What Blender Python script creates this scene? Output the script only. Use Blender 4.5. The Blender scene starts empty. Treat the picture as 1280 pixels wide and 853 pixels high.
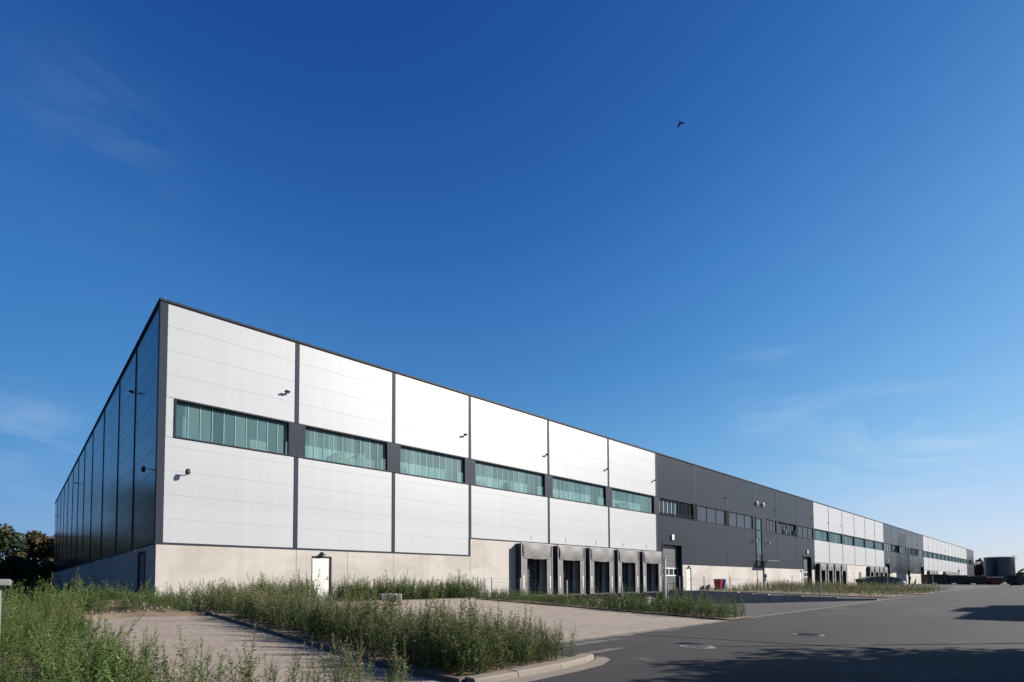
import bpy, math, random
import numpy as np
from mathutils import Vector, Matrix
random.seed(7); rng = np.random.default_rng(11)
R = math.radians
scene = bpy.context.scene
COL = scene.collection

# ------------------------------------------------------------------ materials
MATS = {}
KA = .60
def new_mat(name):
    m = bpy.data.materials.new(name); m.use_nodes = True
    nt = m.node_tree; b = nt.nodes['Principled BSDF']
    MATS[name] = m
    return m, nt, b
def N(nt, t, **kw):
    n = nt.nodes.new(t)
    for k, v in kw.items(): setattr(n, k, v)
    return n
def link(nt, a, b): nt.links.new(a, b)
def obj_coords(nt, scale=(1, 1, 1)):
    tc = N(nt, 'ShaderNodeTexCoord'); mp = N(nt, 'ShaderNodeMapping')
    mp.inputs['Scale'].default_value = scale
    link(nt, tc.outputs['Object'], mp.inputs['Vector'])
    return mp.outputs['Vector']
def noise(nt, vec, scale, detail=4, rough=.55):
    n = N(nt, 'ShaderNodeTexNoise'); n.inputs['Scale'].default_value = scale
    n.inputs['Detail'].default_value = detail; n.inputs['Roughness'].default_value = rough
    link(nt, vec, n.inputs['Vector']); return n.outputs['Fac']
def ramp(nt, fac, stops):
    r = N(nt, 'ShaderNodeValToRGB'); e = r.color_ramp.elements
    while len(e) < len(stops): e.new(.5)
    for el, (p, c) in zip(e, stops):
        el.position = p; el.color = (*c, 1) if len(c) == 3 else c
    link(nt, fac, r.inputs['Fac']); return r.outputs['Color']
def mix(nt, fac, a, b, mode='MIX'):
    n = N(nt, 'ShaderNodeMix', data_type='RGBA', blend_type=mode)
    for s, v in ((n.inputs[0], fac), (n.inputs[6], a), (n.inputs[7], b)):
        if hasattr(v, 'links'): link(nt, v, s)
        elif isinstance(v, (int, float)): s.default_value = v
        else: s.default_value = (*v, 1)
    return n.outputs[2]
def bump(nt, b, h, strength=.2, dist=.01):
    n = N(nt, 'ShaderNodeBump'); n.inputs['Strength'].default_value = strength
    n.inputs['Distance'].default_value = dist
    link(nt, h, n.inputs['Height']); link(nt, n.outputs['Normal'], b.inputs['Normal'])
def simple(name, col, rough=.5, metal=0., var=.12, scale=3., spec=.5):
    """a plain painted or moulded surface with slight mottling and dirt"""
    m, nt, b = new_mat(name)
    v = obj_coords(nt)
    n1 = noise(nt, v, scale, 5); col = tuple(c * KA for c in col)
    lo = tuple(c * (1 - var) for c in col); hi = tuple(min(1, c * (1 + var)) for c in col)
    link(nt, ramp(nt, n1, [(.3, lo), (.7, hi)]), b.inputs['Base Color'])
    b.inputs['Roughness'].default_value = rough; b.inputs['Metallic'].default_value = metal
    b.inputs['Specular IOR Level'].default_value = spec
    return m

def panel_mat(name, col, rough, metal, var=.03, spec=.3):
    m, nt, b = new_mat(name)
    v = obj_coords(nt)
    col = tuple(c * KA for c in col)
    streak = noise(nt, obj_coords(nt, (1.2, 1.2, .06)), 2.2, 5)
    n2 = noise(nt, v, .35, 3)
    lo = tuple(c * (1 - var) for c in col); hi = tuple(min(1, c * (1 + var)) for c in col)
    c1 = ramp(nt, streak, [(.25, lo), (.75, hi)])
    # each cassette row of a wall came out of the factory a touch different
    sep = N(nt, 'ShaderNodeSeparateXYZ'); link(nt, v, sep.inputs[0])
    md = N(nt, 'ShaderNodeMath', operation='MULTIPLY'); link(nt, sep.outputs['Z'], md.inputs[0]); md.inputs[1].default_value = 1 / .9325
    fl = N(nt, 'ShaderNodeMath', operation='FLOOR'); link(nt, md.outputs[0], fl.inputs[0])
    wn = N(nt, 'ShaderNodeTexWhiteNoise', noise_dimensions='1D'); link(nt, fl.outputs[0], wn.inputs['W'])
    c2 = ramp(nt, wn.outputs['Value'], [(0, (.96, .96, .965)), (1, (1, 1, 1))])
    link(nt, mix(nt, 1., c1, c2, 'MULTIPLY'), b.inputs['Base Color'])
    rr = N(nt, 'ShaderNodeMapRange'); link(nt, n2, rr.inputs['Value'])
    rr.inputs['To Min'].default_value = rough - .03; rr.inputs['To Max'].default_value = rough + .04
    link(nt, rr.outputs[0], b.inputs['Roughness'])
    b.inputs['Metallic'].default_value = metal; b.inputs['Specular IOR Level'].default_value = spec
    bump(nt, b, noise(nt, obj_coords(nt, (.9, .9, 1.5)), .8, 2), .10, .02)
    return m

M_WHITE = panel_mat('silver_white_cladding', (.512, .528, .552), .42, .07, .03, .28)
M_GREY = panel_mat('anthracite_cladding', (.034, .038, .047), .28, .0, .03, .16)
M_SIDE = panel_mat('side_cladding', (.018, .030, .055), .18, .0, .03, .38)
M_TRIM = simple('anthracite_trim', (.040, .050, .070), .5, 0, .08, 1., .07)
M_TRIM_G = simple('grey_trim', (.055, .062, .075), .45, 0, .08, 1., .15)
M_FRAME = simple('window_frame_paint', (.028, .034, .048), .45, 0, .1, 2., .12)
M_BLACK = simple('black_rubber', (.010, .010, .012), .8, 0, .3, 5., .06)
M_DARK = simple('dark_interior', (.035, .036, .042), .8, 0, .2, 1.)
M_HALL = simple('hall_back_wall', (.11, .12, .115), .8, 0, .15, .7)
M_ROOF = simple('roof_membrane', (.3, .3, .31), .8, 0, .15, .5)
M_CURT = simple('grey_pvc_curtain', (.16, .158, .16), .55, 0, .22, 2.5)
M_SHELT = simple('shelter_side_fabric', (.02, .02, .024), .75, 0, .2, 3.)
M_ALU = simple('aluminium', (.5, .5, .51), .38, .7, .06, 4.)
M_WPAINT = simple('white_paint', (.78, .78, .76), .45, 0, .05, 3.)
M_GATE = simple('grey_gate_panel', (.135, .135, .14), .42, .3, .05, 2.)
M_DOOR = simple('white_door', (.74, .73, .70), .45, 0, .03, 2.)
M_BLIND = simple('grey_blind_glass', (.050, .056, .075), .2, 0, .08, 1., .3)
M_GALV = simple('galvanised_steel', (.42, .43, .44), .45, .6, .15, 6.)
M_REDB = simple('red_plastic', (.42, .012, .02), .42, 0, .1, 4.)
M_BLUEB = simple('blue_plastic', (.012, .06, .28), .42, 0, .1, 4.)
M_CAB = simple('grey_cabinet_plastic', (.21, .215, .22), .5, 0, .1, 3.)
M_WOOD = simple('raw_pallet_wood', (.46, .31, .20), .8, 0, .3, 7.)
M_PLANK = simple('tan_timber', (.5, .33, .17), .75, 0, .2, 3.)
M_STACK = simple('grey_stone_pack', (.36, .36, .37), .75, 0, .25, 7.)
M_GREENB = simple('dark_green_paint', (.010, .034, .026), .5, 0, .3, 2.)
M_RUST = simple('dark_brown_steel', (.030, .024, .022), .7, .1, .4, 2.)
M_REDST = simple('red_oxide_steel', (.16, .025, .018), .65, .1, .4, 2.)
M_TANK = simple('dark_blue_tank_steel', (.020, .034, .066), .22, .1, .15, 1.)
M_CREAM = simple('cream_cartons', (.62, .55, .43), .8, 0, .2, 2.5)
M_BIRD = simple('dark_feathers', (.006, .006, .008), 1., 0, .2, 20., .02)
M_RUBBER_Y = simple('pale_marker', (.7, .69, .6), .5, 0, .1, 4.)
M_NUM = simple('grey_lettering', (.2, .2, .21), .5, 0, .05, 4.)
M_BARK = simple('bark', (.07, .055, .042), .9, 0, .35, 4.)
M_IRON = simple('cast_iron', (.20, .185, .17), .75, 0, .3, 12.)
M_IROND = simple('dark_cast_iron', (.045, .043, .042), .6, .4, .3, 12.)
M_RENDER = simple('pale_render', (.5, .48, .45), .8, 0, .12, .5)
M_LENS = simple('dark_lens', (.02, .022, .028), .12, 0, .1, 3.)

def concrete_mat(name, col, stain=.82, grime=True):
    m, nt, b = new_mat(name)
    v = obj_coords(nt)
    col = tuple(c * KA for c in col)
    big = noise(nt, obj_coords(nt, (.55, .55, .9)), .55, 4, .5)
    mid = noise(nt, v, 2.6, 6, .6)
    fine = noise(nt, v, 30., 4, .6)
    c = ramp(nt, mid, [(.3, tuple(x * .93 for x in col)), (.7, tuple(min(1, x * 1.04) for x in col))])
    s = ramp(nt, big, [(.46, (1, 1, 1)), (.56, (stain, stain * .975, stain * .94)), (.66, (stain * .97, stain * .95, stain * .92)), (.74, (1, 1, 1))])
    c = mix(nt, .9, c, s, 'MULTIPLY')
    run = noise(nt, obj_coords(nt, (3., 3., .12)), 1.6, 4, .6)
    c = mix(nt, .5, c, ramp(nt, run, [(.35, (.88, .87, .86)), (.6, (1, 1, 1))]), 'MULTIPLY')
    f = ramp(nt, fine, [(.3, (.93, .93, .93)), (.7, (1, 1, 1))])
    link(nt, mix(nt, .8, c, f, 'MULTIPLY'), b.inputs['Base Color'])
    b.inputs['Roughness'].default_value = .85
    bump(nt, b, fine, .25, .004)
    return m
M_CONC = concrete_mat('precast_concrete', (.57, .535, .50), .87)
M_CONCD = concrete_mat('grey_retaining_concrete', (.44, .43, .43))
M_EDGE = concrete_mat('soiled_edging_stone', (.15, .125, .10))  # dark brown base stands in for the shade on the edging
M_FKERB = concrete_mat('worn_flush_kerb', (.15, .14, .128))
M_KERB = concrete_mat('kerb_concrete', (.265, .228, .188))

# glazing of ribbed cast glass: half see-through, faintly teal
def profile_glass():
    m, nt, b = new_mat('ribbed_teal_glass')
    sp_ = N(nt, 'ShaderNodeSeparateXYZ'); link(nt, obj_coords(nt), sp_.inputs[0])
    m1 = N(nt, 'ShaderNodeMath', operation='MULTIPLY'); link(nt, sp_.outputs['X'], m1.inputs[0]); m1.inputs[1].default_value = 1 / .447
    m2 = N(nt, 'ShaderNodeMath', operation='FLOOR'); link(nt, m1.outputs[0], m2.inputs[0])
    w1 = N(nt, 'ShaderNodeTexWhiteNoise', noise_dimensions='1D'); link(nt, m2.outputs[0], w1.inputs['W'])
    pane = ramp(nt, w1.outputs['Value'], [(0, (.085, .165, .185)), (.5, (.12, .215, .235)), (1, (.20, .31, .325))])
    soft = ramp(nt, noise(nt, obj_coords(nt, (1.2, 1, .5)), 1.2, 3), [(.3, (.82, .86, .88)), (.7, (1, 1, 1))])
    link(nt, mix(nt, 1., pane, soft, 'MULTIPLY'), b.inputs['Base Color'])
    b.inputs['Roughness'].default_value = .33
    tr = N(nt, 'ShaderNodeBsdfTransparent'); tr.inputs[0].default_value = (.82, .95, .95, 1)
    ms = N(nt, 'ShaderNodeMixShader'); ms.inputs[0].default_value = .70
    link(nt, b.outputs[0], ms.inputs[1]); link(nt, tr.outputs[0], ms.inputs[2])
    link(nt, ms.outputs[0], nt.nodes['Material Output'].inputs['Surface'])
    return m
M_TEAL = profile_glass()
M_TEALJ = simple('teal_glass_joint', (.20, .38, .46), .3, 0, .06, 2.)
def clear_glass():
    m, nt, b = new_mat('clear_window_glass')
    b.inputs['Base Color'].default_value = (.02, .024, .03, 1); b.inputs['Roughness'].default_value = .02
    b.inputs['Specular IOR Level'].default_value = .9
    tr = N(nt, 'ShaderNodeBsdfTransparent'); tr.inputs[0].default_value = (.8, .85, .88, 1)
    ms = N(nt, 'ShaderNodeMixShader'); ms.inputs[0].default_value = .88
    link(nt, b.outputs[0], ms.inputs[1]); link(nt, tr.outputs[0], ms.inputs[2])
    link(nt, ms.outputs[0], nt.nodes['Material Output'].inputs['Surface'])
    return m
M_GLASS = clear_glass()
M_BLINDW = simple('pale_blind_slats', (.85, .90, .96), .6, 0, .12, 2.)

def asphalt_mat(name, base, patch=True, warm=(1, .97, .965)):
    m, nt, b = new_mat(name)
    v = obj_coords(nt)
    big = noise(nt, v, .16, 5, .6); mid = noise(nt, v, 1.3, 5, .65); fine = noise(nt, v, 55., 3, .7)
    grit = noise(nt, v, 14., 4, .7)
    w = tuple(base * c * KA for c in warm)
    c = ramp(nt, big, [(.3, tuple(x * .68 for x in w)), (.7, tuple(x * 1.26 for x in w))])
    c = mix(nt, .7, c, ramp(nt, mid, [(.3, (.80, .80, .80)), (.7, (1.0, 1.0, 1.0))]), 'MULTIPLY')
    # tyre-polished tracks run along the road
    trk = noise(nt, obj_coords(nt, (.03, .75, 1)), 1., 3, .5)
    c = mix(nt, .6, c, ramp(nt, trk, [(.38, (.66, .66, .67)), (.62, (1.04, 1.04, 1.04))]), 'MULTIPLY')
    c = mix(nt, .8, c, ramp(nt, grit, [(.3, (.72, .72, .72)), (.68, (1, 1, 1))]), 'MULTIPLY')
    c = mix(nt, .8, c, ramp(nt, fine, [(.3, (.65, .65, .65)), (.7, (1, 1, 1))]), 'MULTIPLY')
    if patch:
        dust = noise(nt, v, .55, 6, .7)
        c = mix(nt, ramp(nt, dust, [(.60, (0, 0, 0)), (.72, (.55, .55, .55))]), c, (.17, .15, .13))
        vor = N(nt, 'ShaderNodeTexVoronoi', feature='DISTANCE_TO_EDGE'); vor.inputs['Scale'].default_value = .13
        wv = N(nt, 'ShaderNodeVectorMath', operation='ADD')
        nz = N(nt, 'ShaderNodeTexNoise'); nz.inputs['Scale'].default_value = .8; nz.inputs['Detail'].default_value = 5
        link(nt, v, nz.inputs['Vector']); link(nt, v, wv.inputs[0]); link(nt, nz.outputs['Color'], wv.inputs[1])
        link(nt, wv.outputs[0], vor.inputs['Vector'])
        c = mix(nt, ramp(nt, vor.outputs['Distance'], [(0, (.55, .55, .55)), (.006, (0, 0, 0))]), c, (.02, .02, .02))
    link(nt, c, b.inputs['Base Color']); b.inputs['Roughness'].default_value = .88
    b.inputs['Specular IOR Level'].default_value = .35
    bump(nt, b, fine, .45, .006)
    return m
M_ASPH = asphalt_mat('road_asphalt', .047, True, (1.05, .97, .945))
M_YARD = asphalt_mat('yard_asphalt', .118, False, (1.03, .97, .94))

def paver_mat(name, col):
    m, nt, b = new_mat(name); col = tuple(c * KA for c in col)
    tc = N(nt, 'ShaderNodeTexCoord'); mp = N(nt, 'ShaderNodeMapping')
    mp.inputs['Rotation'].default_value = (0, 0, R(45)); link(nt, tc.outputs['Object'], mp.inputs['Vector'])
    br = N(nt, 'ShaderNodeTexBrick'); link(nt, mp.outputs['Vector'], br.inputs['Vector'])
    br.inputs['Scale'].default_value = 1.; br.inputs['Brick Width'].default_value = .24; br.inputs['Row Height'].default_value = .16
    br.inputs['Mortar Size'].default_value = .006; br.inputs['Mortar Smooth'].default_value = .4
    br.inputs['Color1'].default_value = (*[c * .88 for c in col], 1); br.inputs['Color2'].default_value = (*[c * 1.1 for c in col], 1)
    br.inputs['Mortar'].default_value = (*[c * .42 for c in col], 1)
    v = obj_coords(nt)
    big = noise(nt, v, .4, 5, .6); mid = noise(nt, v, 3.5, 6, .7)
    c = mix(nt, .8, br.outputs['Color'], ramp(nt, big, [(.3, (.78, .77, .76)), (.7, (1, 1, 1))]), 'MULTIPLY')
    c = mix(nt, .7, c, ramp(nt, mid, [(.3, (.78, .78, .77)), (.65, (1, 1, 1))]), 'MULTIPLY')
    # tufts of soil and dead leaves caught in joints
    sp = noise(nt, v, 1.1, 8, .8)
    c = mix(nt, ramp(nt, sp, [(.63, (0, 0, 0)), (.70, (.6, .6, .6))]), c, (.12, .095, .065))
    link(nt, c, b.inputs['Base Color']); b.inputs['Roughness'].default_value = .9
    bump(nt, b, br.outputs['Fac'], -.5, .004)
    return m
M_PAV = paver_mat('tan_block_paving', (.39, .328, .268))
M_PAVA = paver_mat('grey_block_paving', (.365, .305, .25))

def soil_mat(name, a, bcol, ccol):
    m, nt, b = new_mat(name)
    v = obj_coords(nt)
    n1 = noise(nt, v, .5, 6, .65); n2 = noise(nt, v, 9., 6, .7)
    c = ramp(nt, n1, [(.3, a), (.5, bcol), (.7, ccol)])
    c = mix(nt, .8, c, ramp(nt, n2, [(.3, (.5, .5, .5)), (.7, (1, 1, 1))]), 'MULTIPLY')
    link(nt, c, b.inputs['Base Color']); b.inputs['Roughness'].default_value = .95
    bump(nt, b, n2, .8, .04)
    return m
M_SOIL = soil_mat('dry_soil', (.085, .06, .04), (.15, .11, .075), (.20, .165, .11))
M_TERR = soil_mat('rough_grassland', (.055, .058, .034), (.085, .080, .05), (.13, .115, .075))

def leaf_mat(name, c0, c1, c2, trans=.28):
    m, nt, b = new_mat(name)
    at = N(nt, 'ShaderNodeAttribute', attribute_name='tint')
    c = ramp(nt, at.outputs['Fac'], [(0, c0), (.5, c1), (1, c2)])
    link(nt, c, b.inputs['Base Color']); b.inputs['Roughness'].default_value = .62
    b.inputs['Specular IOR Level'].default_value = .25
    tl = N(nt, 'ShaderNodeBsdfTranslucent'); link(nt, c, tl.inputs[0])
    ms = N(nt, 'ShaderNodeMixShader'); ms.inputs[0].default_value = trans
    link(nt, b.outputs[0], ms.inputs[1]); link(nt, tl.outputs[0], ms.inputs[2])
    link(nt, ms.outputs[0], nt.nodes['Material Output'].inputs['Surface'])
    return m
M_WEED = leaf_mat('weed_leaves', (.036, .062, .016), (.074, .110, .034), (.165, .155, .085))
M_WEEDG = leaf_mat('fresh_weed_leaves', (.030, .062, .012), (.060, .108, .024), (.135, .150, .060))
M_WEEDY = leaf_mat('yellowing_weed_leaves', (.055, .07, .022), (.11, .12, .04), (.24, .22, .13))
M_TREE = leaf_mat('tree_leaves', (.010, .016, .006), (.021, .029, .010), (.048, .045, .017), .15)
M_TREEO = leaf_mat('autumn_tinged_leaves', (.020, .019, .007), (.040, .034, .012), (.075, .052, .018), .15)

# ------------------------------------------------------------------ mesh helpers
class MB:
    def __init__(s): s.v = []; s.f = []
    def quad(s, a, b, c, d):
        i = len(s.v); s.v += [a, b, c, d]; s.f.append((i, i + 1, i + 2, i + 3)); return s
    def box(s, x0, x1, y0, y1, z0, z1, bev=0.):
        if bev <= 0:
            i = len(s.v)
            s.v += [(x, y, z) for z in (z0, z1) for x, y in ((x0, y0), (x1, y0), (x1, y1), (x0, y1))]
            s.f += [(i + 3, i + 2, i + 1, i), (i + 4, i + 5, i + 6, i + 7)]
            for k in range(4):
                j = (k + 1) % 4; s.f.append((i + k, i + j, i + 4 + j, i + 4 + k))
            return s
        b = min(bev, (x1 - x0) / 2.01, (y1 - y0) / 2.01, (z1 - z0) / 2.01)
        def ring(x0, x1, y0, y1, z, c):
            return [(x0 + c, y0, z), (x1 - c, y0, z), (x1, y0 + c, z), (x1, y1 - c, z), (x1 - c, y1, z), (x0 + c, y1, z), (x0, y1 - c, z), (x0, y0 + c, z)]
        i = len(s.v)
        s.v += ring(x0 + b, x1 - b, y0 + b, y1 - b, z0, b * .5) + ring(x0, x1, y0, y1, z0 + b, b) + ring(x0, x1, y0, y1, z1 - b, b) + ring(x0 + b, x1 - b, y0 + b, y1 - b, z1, b * .5)
        s.f.append(tuple(i + k for k in range(7, -1, -1))); s.f.append(tuple(i + 24 + k for k in range(8)))
        for r in range(3):
            for k in range(8):
                j = (k + 1) % 8; o = i + r * 8
                s.f.append((o + k, o + j, o + 8 + j, o + 8 + k))
        return s
    def tube(s, pts, rad, n=8, cap=True):
        pts = [Vector(p) for p in pts]; k = len(pts)
        if not hasattr(rad, '__len__'): rad = [rad] * k
        base = len(s.v)
        for i, p in enumerate(pts):
            d = (pts[min(i + 1, k - 1)] - pts[max(i - 1, 0)]).normalized()
            u = d.orthogonal().normalized() if abs(d.z) < .99 else Vector((1, 0, 0))
            u = (u - d * u.dot(d)).normalized(); w = d.cross(u)
            for a in range(n):
                t = 2 * math.pi * a / n
                s.v.append(tuple(p + rad[i] * (math.cos(t) * u + math.sin(t) * w)))
        for i in range(k - 1):
            for a in range(n):
                b = (a + 1) % n
                s.f.append((base + i * n + a, base + i * n + b, base + (i + 1) * n + b, base + (i + 1) * n + a))
        if cap:
            s.f.append(tuple(base + a for a in range(n - 1, -1, -1)))
            s.f.append(tuple(base + (k - 1) * n + a for a in range(n)))
        return s
    def prism(s, poly, y0, y1, axis='y'):
        """extrude a polygon given in (x,z) from y0 to y1 (or (x,y) from z0 to z1 for axis z)"""
        n = len(poly); i = len(s.v)
        for q in (y0, y1):
            s.v += [((a, q, b) if axis == 'y' else ((a, b, q) if axis == 'z' else (q, a, b))) for a, b in poly]
        s.f.append(tuple(range(i, i + n))); s.f.append(tuple(range(i + 2 * n - 1, i + n - 1, -1)))
        for k in range(n):
            j = (k + 1) % n; s.f.append((i + j, i + k, i + n + k, i + n + j))
        return s
    def xform(s, M):
        s.v = [tuple(M @ Vector(p)) for p in s.v]; return s
    def build(s, name, mat, parent=None, smooth=False):
        me = bpy.data.meshes.new(name); me.from_pydata([tuple(p) for p in s.v], [], s.f)
        import bmesh
        bm = bmesh.new(); bm.from_mesh(me); bmesh.ops.recalc_face_normals(bm, faces=bm.faces); bm.to_mesh(me); bm.free()
        me.materials.append(mat)
        if smooth:
            me.polygons.foreach_set('use_smooth', [True] * len(me.polygons))
            me.set_sharp_from_angle(angle=R(40))
        o = bpy.data.objects.new(name, me); COL.objects.link(o)
        if parent is not None: o.parent = parent
        return o
def thing(name, label, cat, loc=(0, 0, 0), rz=0, group=None):
    o = bpy.data.objects.new(name, None); COL.objects.link(o)
    o.location = loc; o.rotation_euler = (0, 0, rz); o.empty_display_size = .3
    return tag(o, label, cat, group)
def tag(o, label=None, cat=None, group=None, kind=None):
    if label: o['label'] = label
    if cat: o['category'] = cat
    if group: o['group'] = group
    if kind: o['kind'] = kind
    return o
def struct(o): o['kind'] = 'structure'; return o
def copy_tree(o, parent=None):
    c = o.copy(); COL.objects.link(c)
    if parent is not None: c.parent = parent
    for ch in list(o.children): copy_tree(ch, c)
    return c
def big_mesh(name, V, F, tint, mat, parent=None):
    """many quads at once from numpy arrays"""
    me = bpy.data.meshes.new(name); nv, nf = len(V), len(F)
    me.vertices.add(nv); me.vertices.foreach_set('co', V.astype(np.float32).ravel())
    me.loops.add(nf * 4); me.loops.foreach_set('vertex_index', F.astype(np.int32).ravel())
    me.polygons.add(nf); me.polygons.foreach_set('loop_start', np.arange(0, nf * 4, 4, dtype=np.int32))
    me.update(calc_edges=True)
    a = me.attributes.new('tint', 'FLOAT', 'FACE'); a.data.foreach_set('value', tint.astype(np.float32))
    me.materials.append(mat); me.validate()
    o = bpy.data.objects.new(name, me); COL.objects.link(o)
    if parent is not None: o.parent = parent
    return o

# ------------------------------------------------------------------ terrain heights
def zroad(x): return -.72 + .0055 * min(max(x, -40), 60)
def g(x, y):
    r = zroad(x)
    if y <= -15.5: return r
    t = min(max((y + 15.5) / 15.5, 0), 1)
    return r + (-.1 - r) * t
def yard(x, y):                       # the dock yard falls towards the loading docks
    r = zroad(x); t = min(max((y + 15.5) / 15.5, 0), 1)
    return r + (-1.22 - r) * t
def sheet(name, x0, x1, y0, y1, h, mat, dz=0., nx=12, ny=12):
    mb = MB()
    xs = np.linspace(x0, x1, nx + 1); ys = np.linspace(y0, y1, ny + 1)
    mb.v = [(x, y, h(x, y) + dz) for y in ys for x in xs]
    w = nx + 1
    mb.f = [(j * w + i, j * w + i + 1, (j + 1) * w + i + 1, (j + 1) * w + i) for j in range(ny) for i in range(nx)]
    return struct(mb.build(name, mat))
def poly_sheet(name, pts, h, mat, dz=0.):
    mb = MB(); mb.v = [(x, y, h(x, y) + dz) for x, y in pts]; mb.f = [tuple(range(len(pts)))]
    return struct(mb.build(name, mat))

# base ground out to the horizon
def terr():
    mb = MB()
    xs = [-3000, -800, -200, -60, -30, -10, 0, 20, 40, 60, 100, 160, 260, 400, 900, 3500]
    ys = [-3000, -800, -250, -100, -60, -40, -15.5, -8, 0, 30, 75, 150, 400, 1000, 3500]
    mb.v = [(x, y, min(g(x, y), -.28 if y > -15.5 and x < 13 else 9) - (.85 if 12 < x < 38 and -15.5 < y < 5 else .05)) for y in ys for x in xs]
    # lower sheet under the dock yard
    w = len(xs)
    for k, (x, y, z) in enumerate(mb.v):
        if 5 < x < 50 and -12 < y < 20: mb.v[k] = (x, y, -1.5)
    mb.f = [(j * w + i, j * w + i + 1, (j + 1) * w + i + 1, (j + 1) * w + i) for j in range(len(ys) - 1) for i in range(w - 1)]
    return struct(mb.build('ground', M_TERR))
terr()
sheet('road', .9, 420, -60, -15.5, lambda x, y: zroad(x), M_ASPH, 0, 60, 6)
sheet('paved_area', 3.45, 13.9, -15.5, 0, g, M_PAV, .0, 6, 8)
sheet('side_paved_area', -2.6, .70, -19., -5.2, g, M_PAVA, .0, 4, 8)
poly_sheet('paved_edge', [(-2.25, -5.2), (.70, -5.2), (.28, -5.0), (-.97, -4.37), (-2.24, -3.9)], g, M_PAVA, .0)
sheet('dock_yard', 15.6, 35.4, -15.5, .1, yard, M_YARD, .0, 6, 8)
sheet('apron', 35.55, 420, -15.5, .1, g, M_YARD, .0, 40, 6)
rs_ = np.random.default_rng(21)
M_PATCH = asphalt_mat('newer_asphalt', .052, False, (1, 1, 1))
M_SEAM = simple('tar_seam', (.014, .014, .015), .5, 0, .2, 4.)
def flat_strip(name, pts, w, mat, dz):
    mb = MB(); n = len(pts)
    for i, (x, y) in enumerate(pts):
        a = Vector(pts[max(i - 1, 0)]); b = Vector(pts[min(i + 1, n - 1)]); d = (b - a).normalized(); q = Vector((-d.y, d.x)) * w / 2
        for s_ in (1, -1): mb.v.append((x + s_ * q.x, y + s_ * q.y, zroad(x) + dz))
    mb.f = [(2 * i, 2 * i + 1, 2 * i + 3, 2 * i + 2) for i in range(n - 1)]
    return struct(mb.build(name, mat))
flat_strip('road_repair', [(16 + k * 1.5, -17.4 + .04 * math.sin(k)) for k in range(18)], .9, M_PATCH, .005)
flat_strip('road_repair', [(8.2, -15.7), (8.5, -17.2), (8.7, -18.8), (9.1, -21)], .55, M_PATCH, .006)
M_SAND = soil_mat('drifted_sand', (.075, .067, .058), (.10, .088, .075), (.125, .108, .09))
def blotch(name, cx, cy, rx, ry, seed):
    r_ = np.random.default_rng(seed); pts = []
    for q in range(28):
        a_ = 2 * math.pi * q / 28; k_ = 1 + r_.normal(0, .22)
        pts.append((cx + rx * k_ * math.cos(a_), cy + ry * k_ * math.sin(a_)))
    mb = MB(); mb.v = [(cx, cy, zroad(cx) + .006)] + [(x, y, zroad(x) + .006) for x, y in pts]
    mb.f = [(0, 1 + q, 1 + (q + 1) % 28) for q in range(28)]
    return struct(mb.build(name, M_SAND))
for q, (x, y, a_, b_) in enumerate(((5.9, -15.95, .9, .16), (4.9, -17.0, .75, .13), (9.6, -15.8, .8, .07))): blotch('sand_patch', x, y, a_, b_, 60 + q)
# soil beds
sheet('weed_bed_soil', .8, 3.45, -17.65, .0, g, M_SOIL, .05, 3, 10)
sheet('strip_bed_soil', 13.9, 15.6, -15.6, -.6, g, M_SOIL, .04, 2, 8)
def bank(x, y): return yard(x, y) if x > 15.3 else g(x, y)
sheet('soil_bank', 15.6, 15.9, -15.5, 0., lambda x, y: g(15.6, y) + .04 if x < 15.7 else yard(x, y) + .005, M_SOIL, 0, 1, 8)
def mound(x, y):
    d = math.exp(-((x + 1.3) ** 2 + (y + 1.9) ** 2 * .6) / 1.8) * .30
    return g(x, y) + .06 + d + .05 * math.sin(x * 3.1) * math.sin(y * 2.3)
sheet('left_soil', -9., .8, -5.1, 0., lambda x, y: mound(x, y) if y > -4.3 or x < -2.3 else min(mound(x, y), g(x, y) - .03), M_SOIL, 0, 34, 18)
sheet('front_left_soil', -12., -2.55, -21., -5.1, g, M_SOIL, .03, 8, 8)
def toe(x, y): return g(x, y) + .05
poly_sheet('near_bed_soil', [(-2.55, -16.0), (-1.9, -15.75), (-1.2, -15.9), (-.6, -16.3), (-.25, -16.9), (-.2, -18.2), (-.3, -19.2), (-2.6, -19.2)], g, M_SOIL, .04)
sheet('apron_bed_soil', 39.5, 47.5, -15.2, -.9, g, M_SOIL, .05, 4, 6)
sheet('apron_bed_soil', 49., 58., -15.6, -.9, g, M_SOIL, .05, 4, 6)
sheet('side_lawn', -40., -.05, 0, 110, lambda x, y: -.16 - .002 * y, M_TERR, 0, 4, 6)

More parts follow.
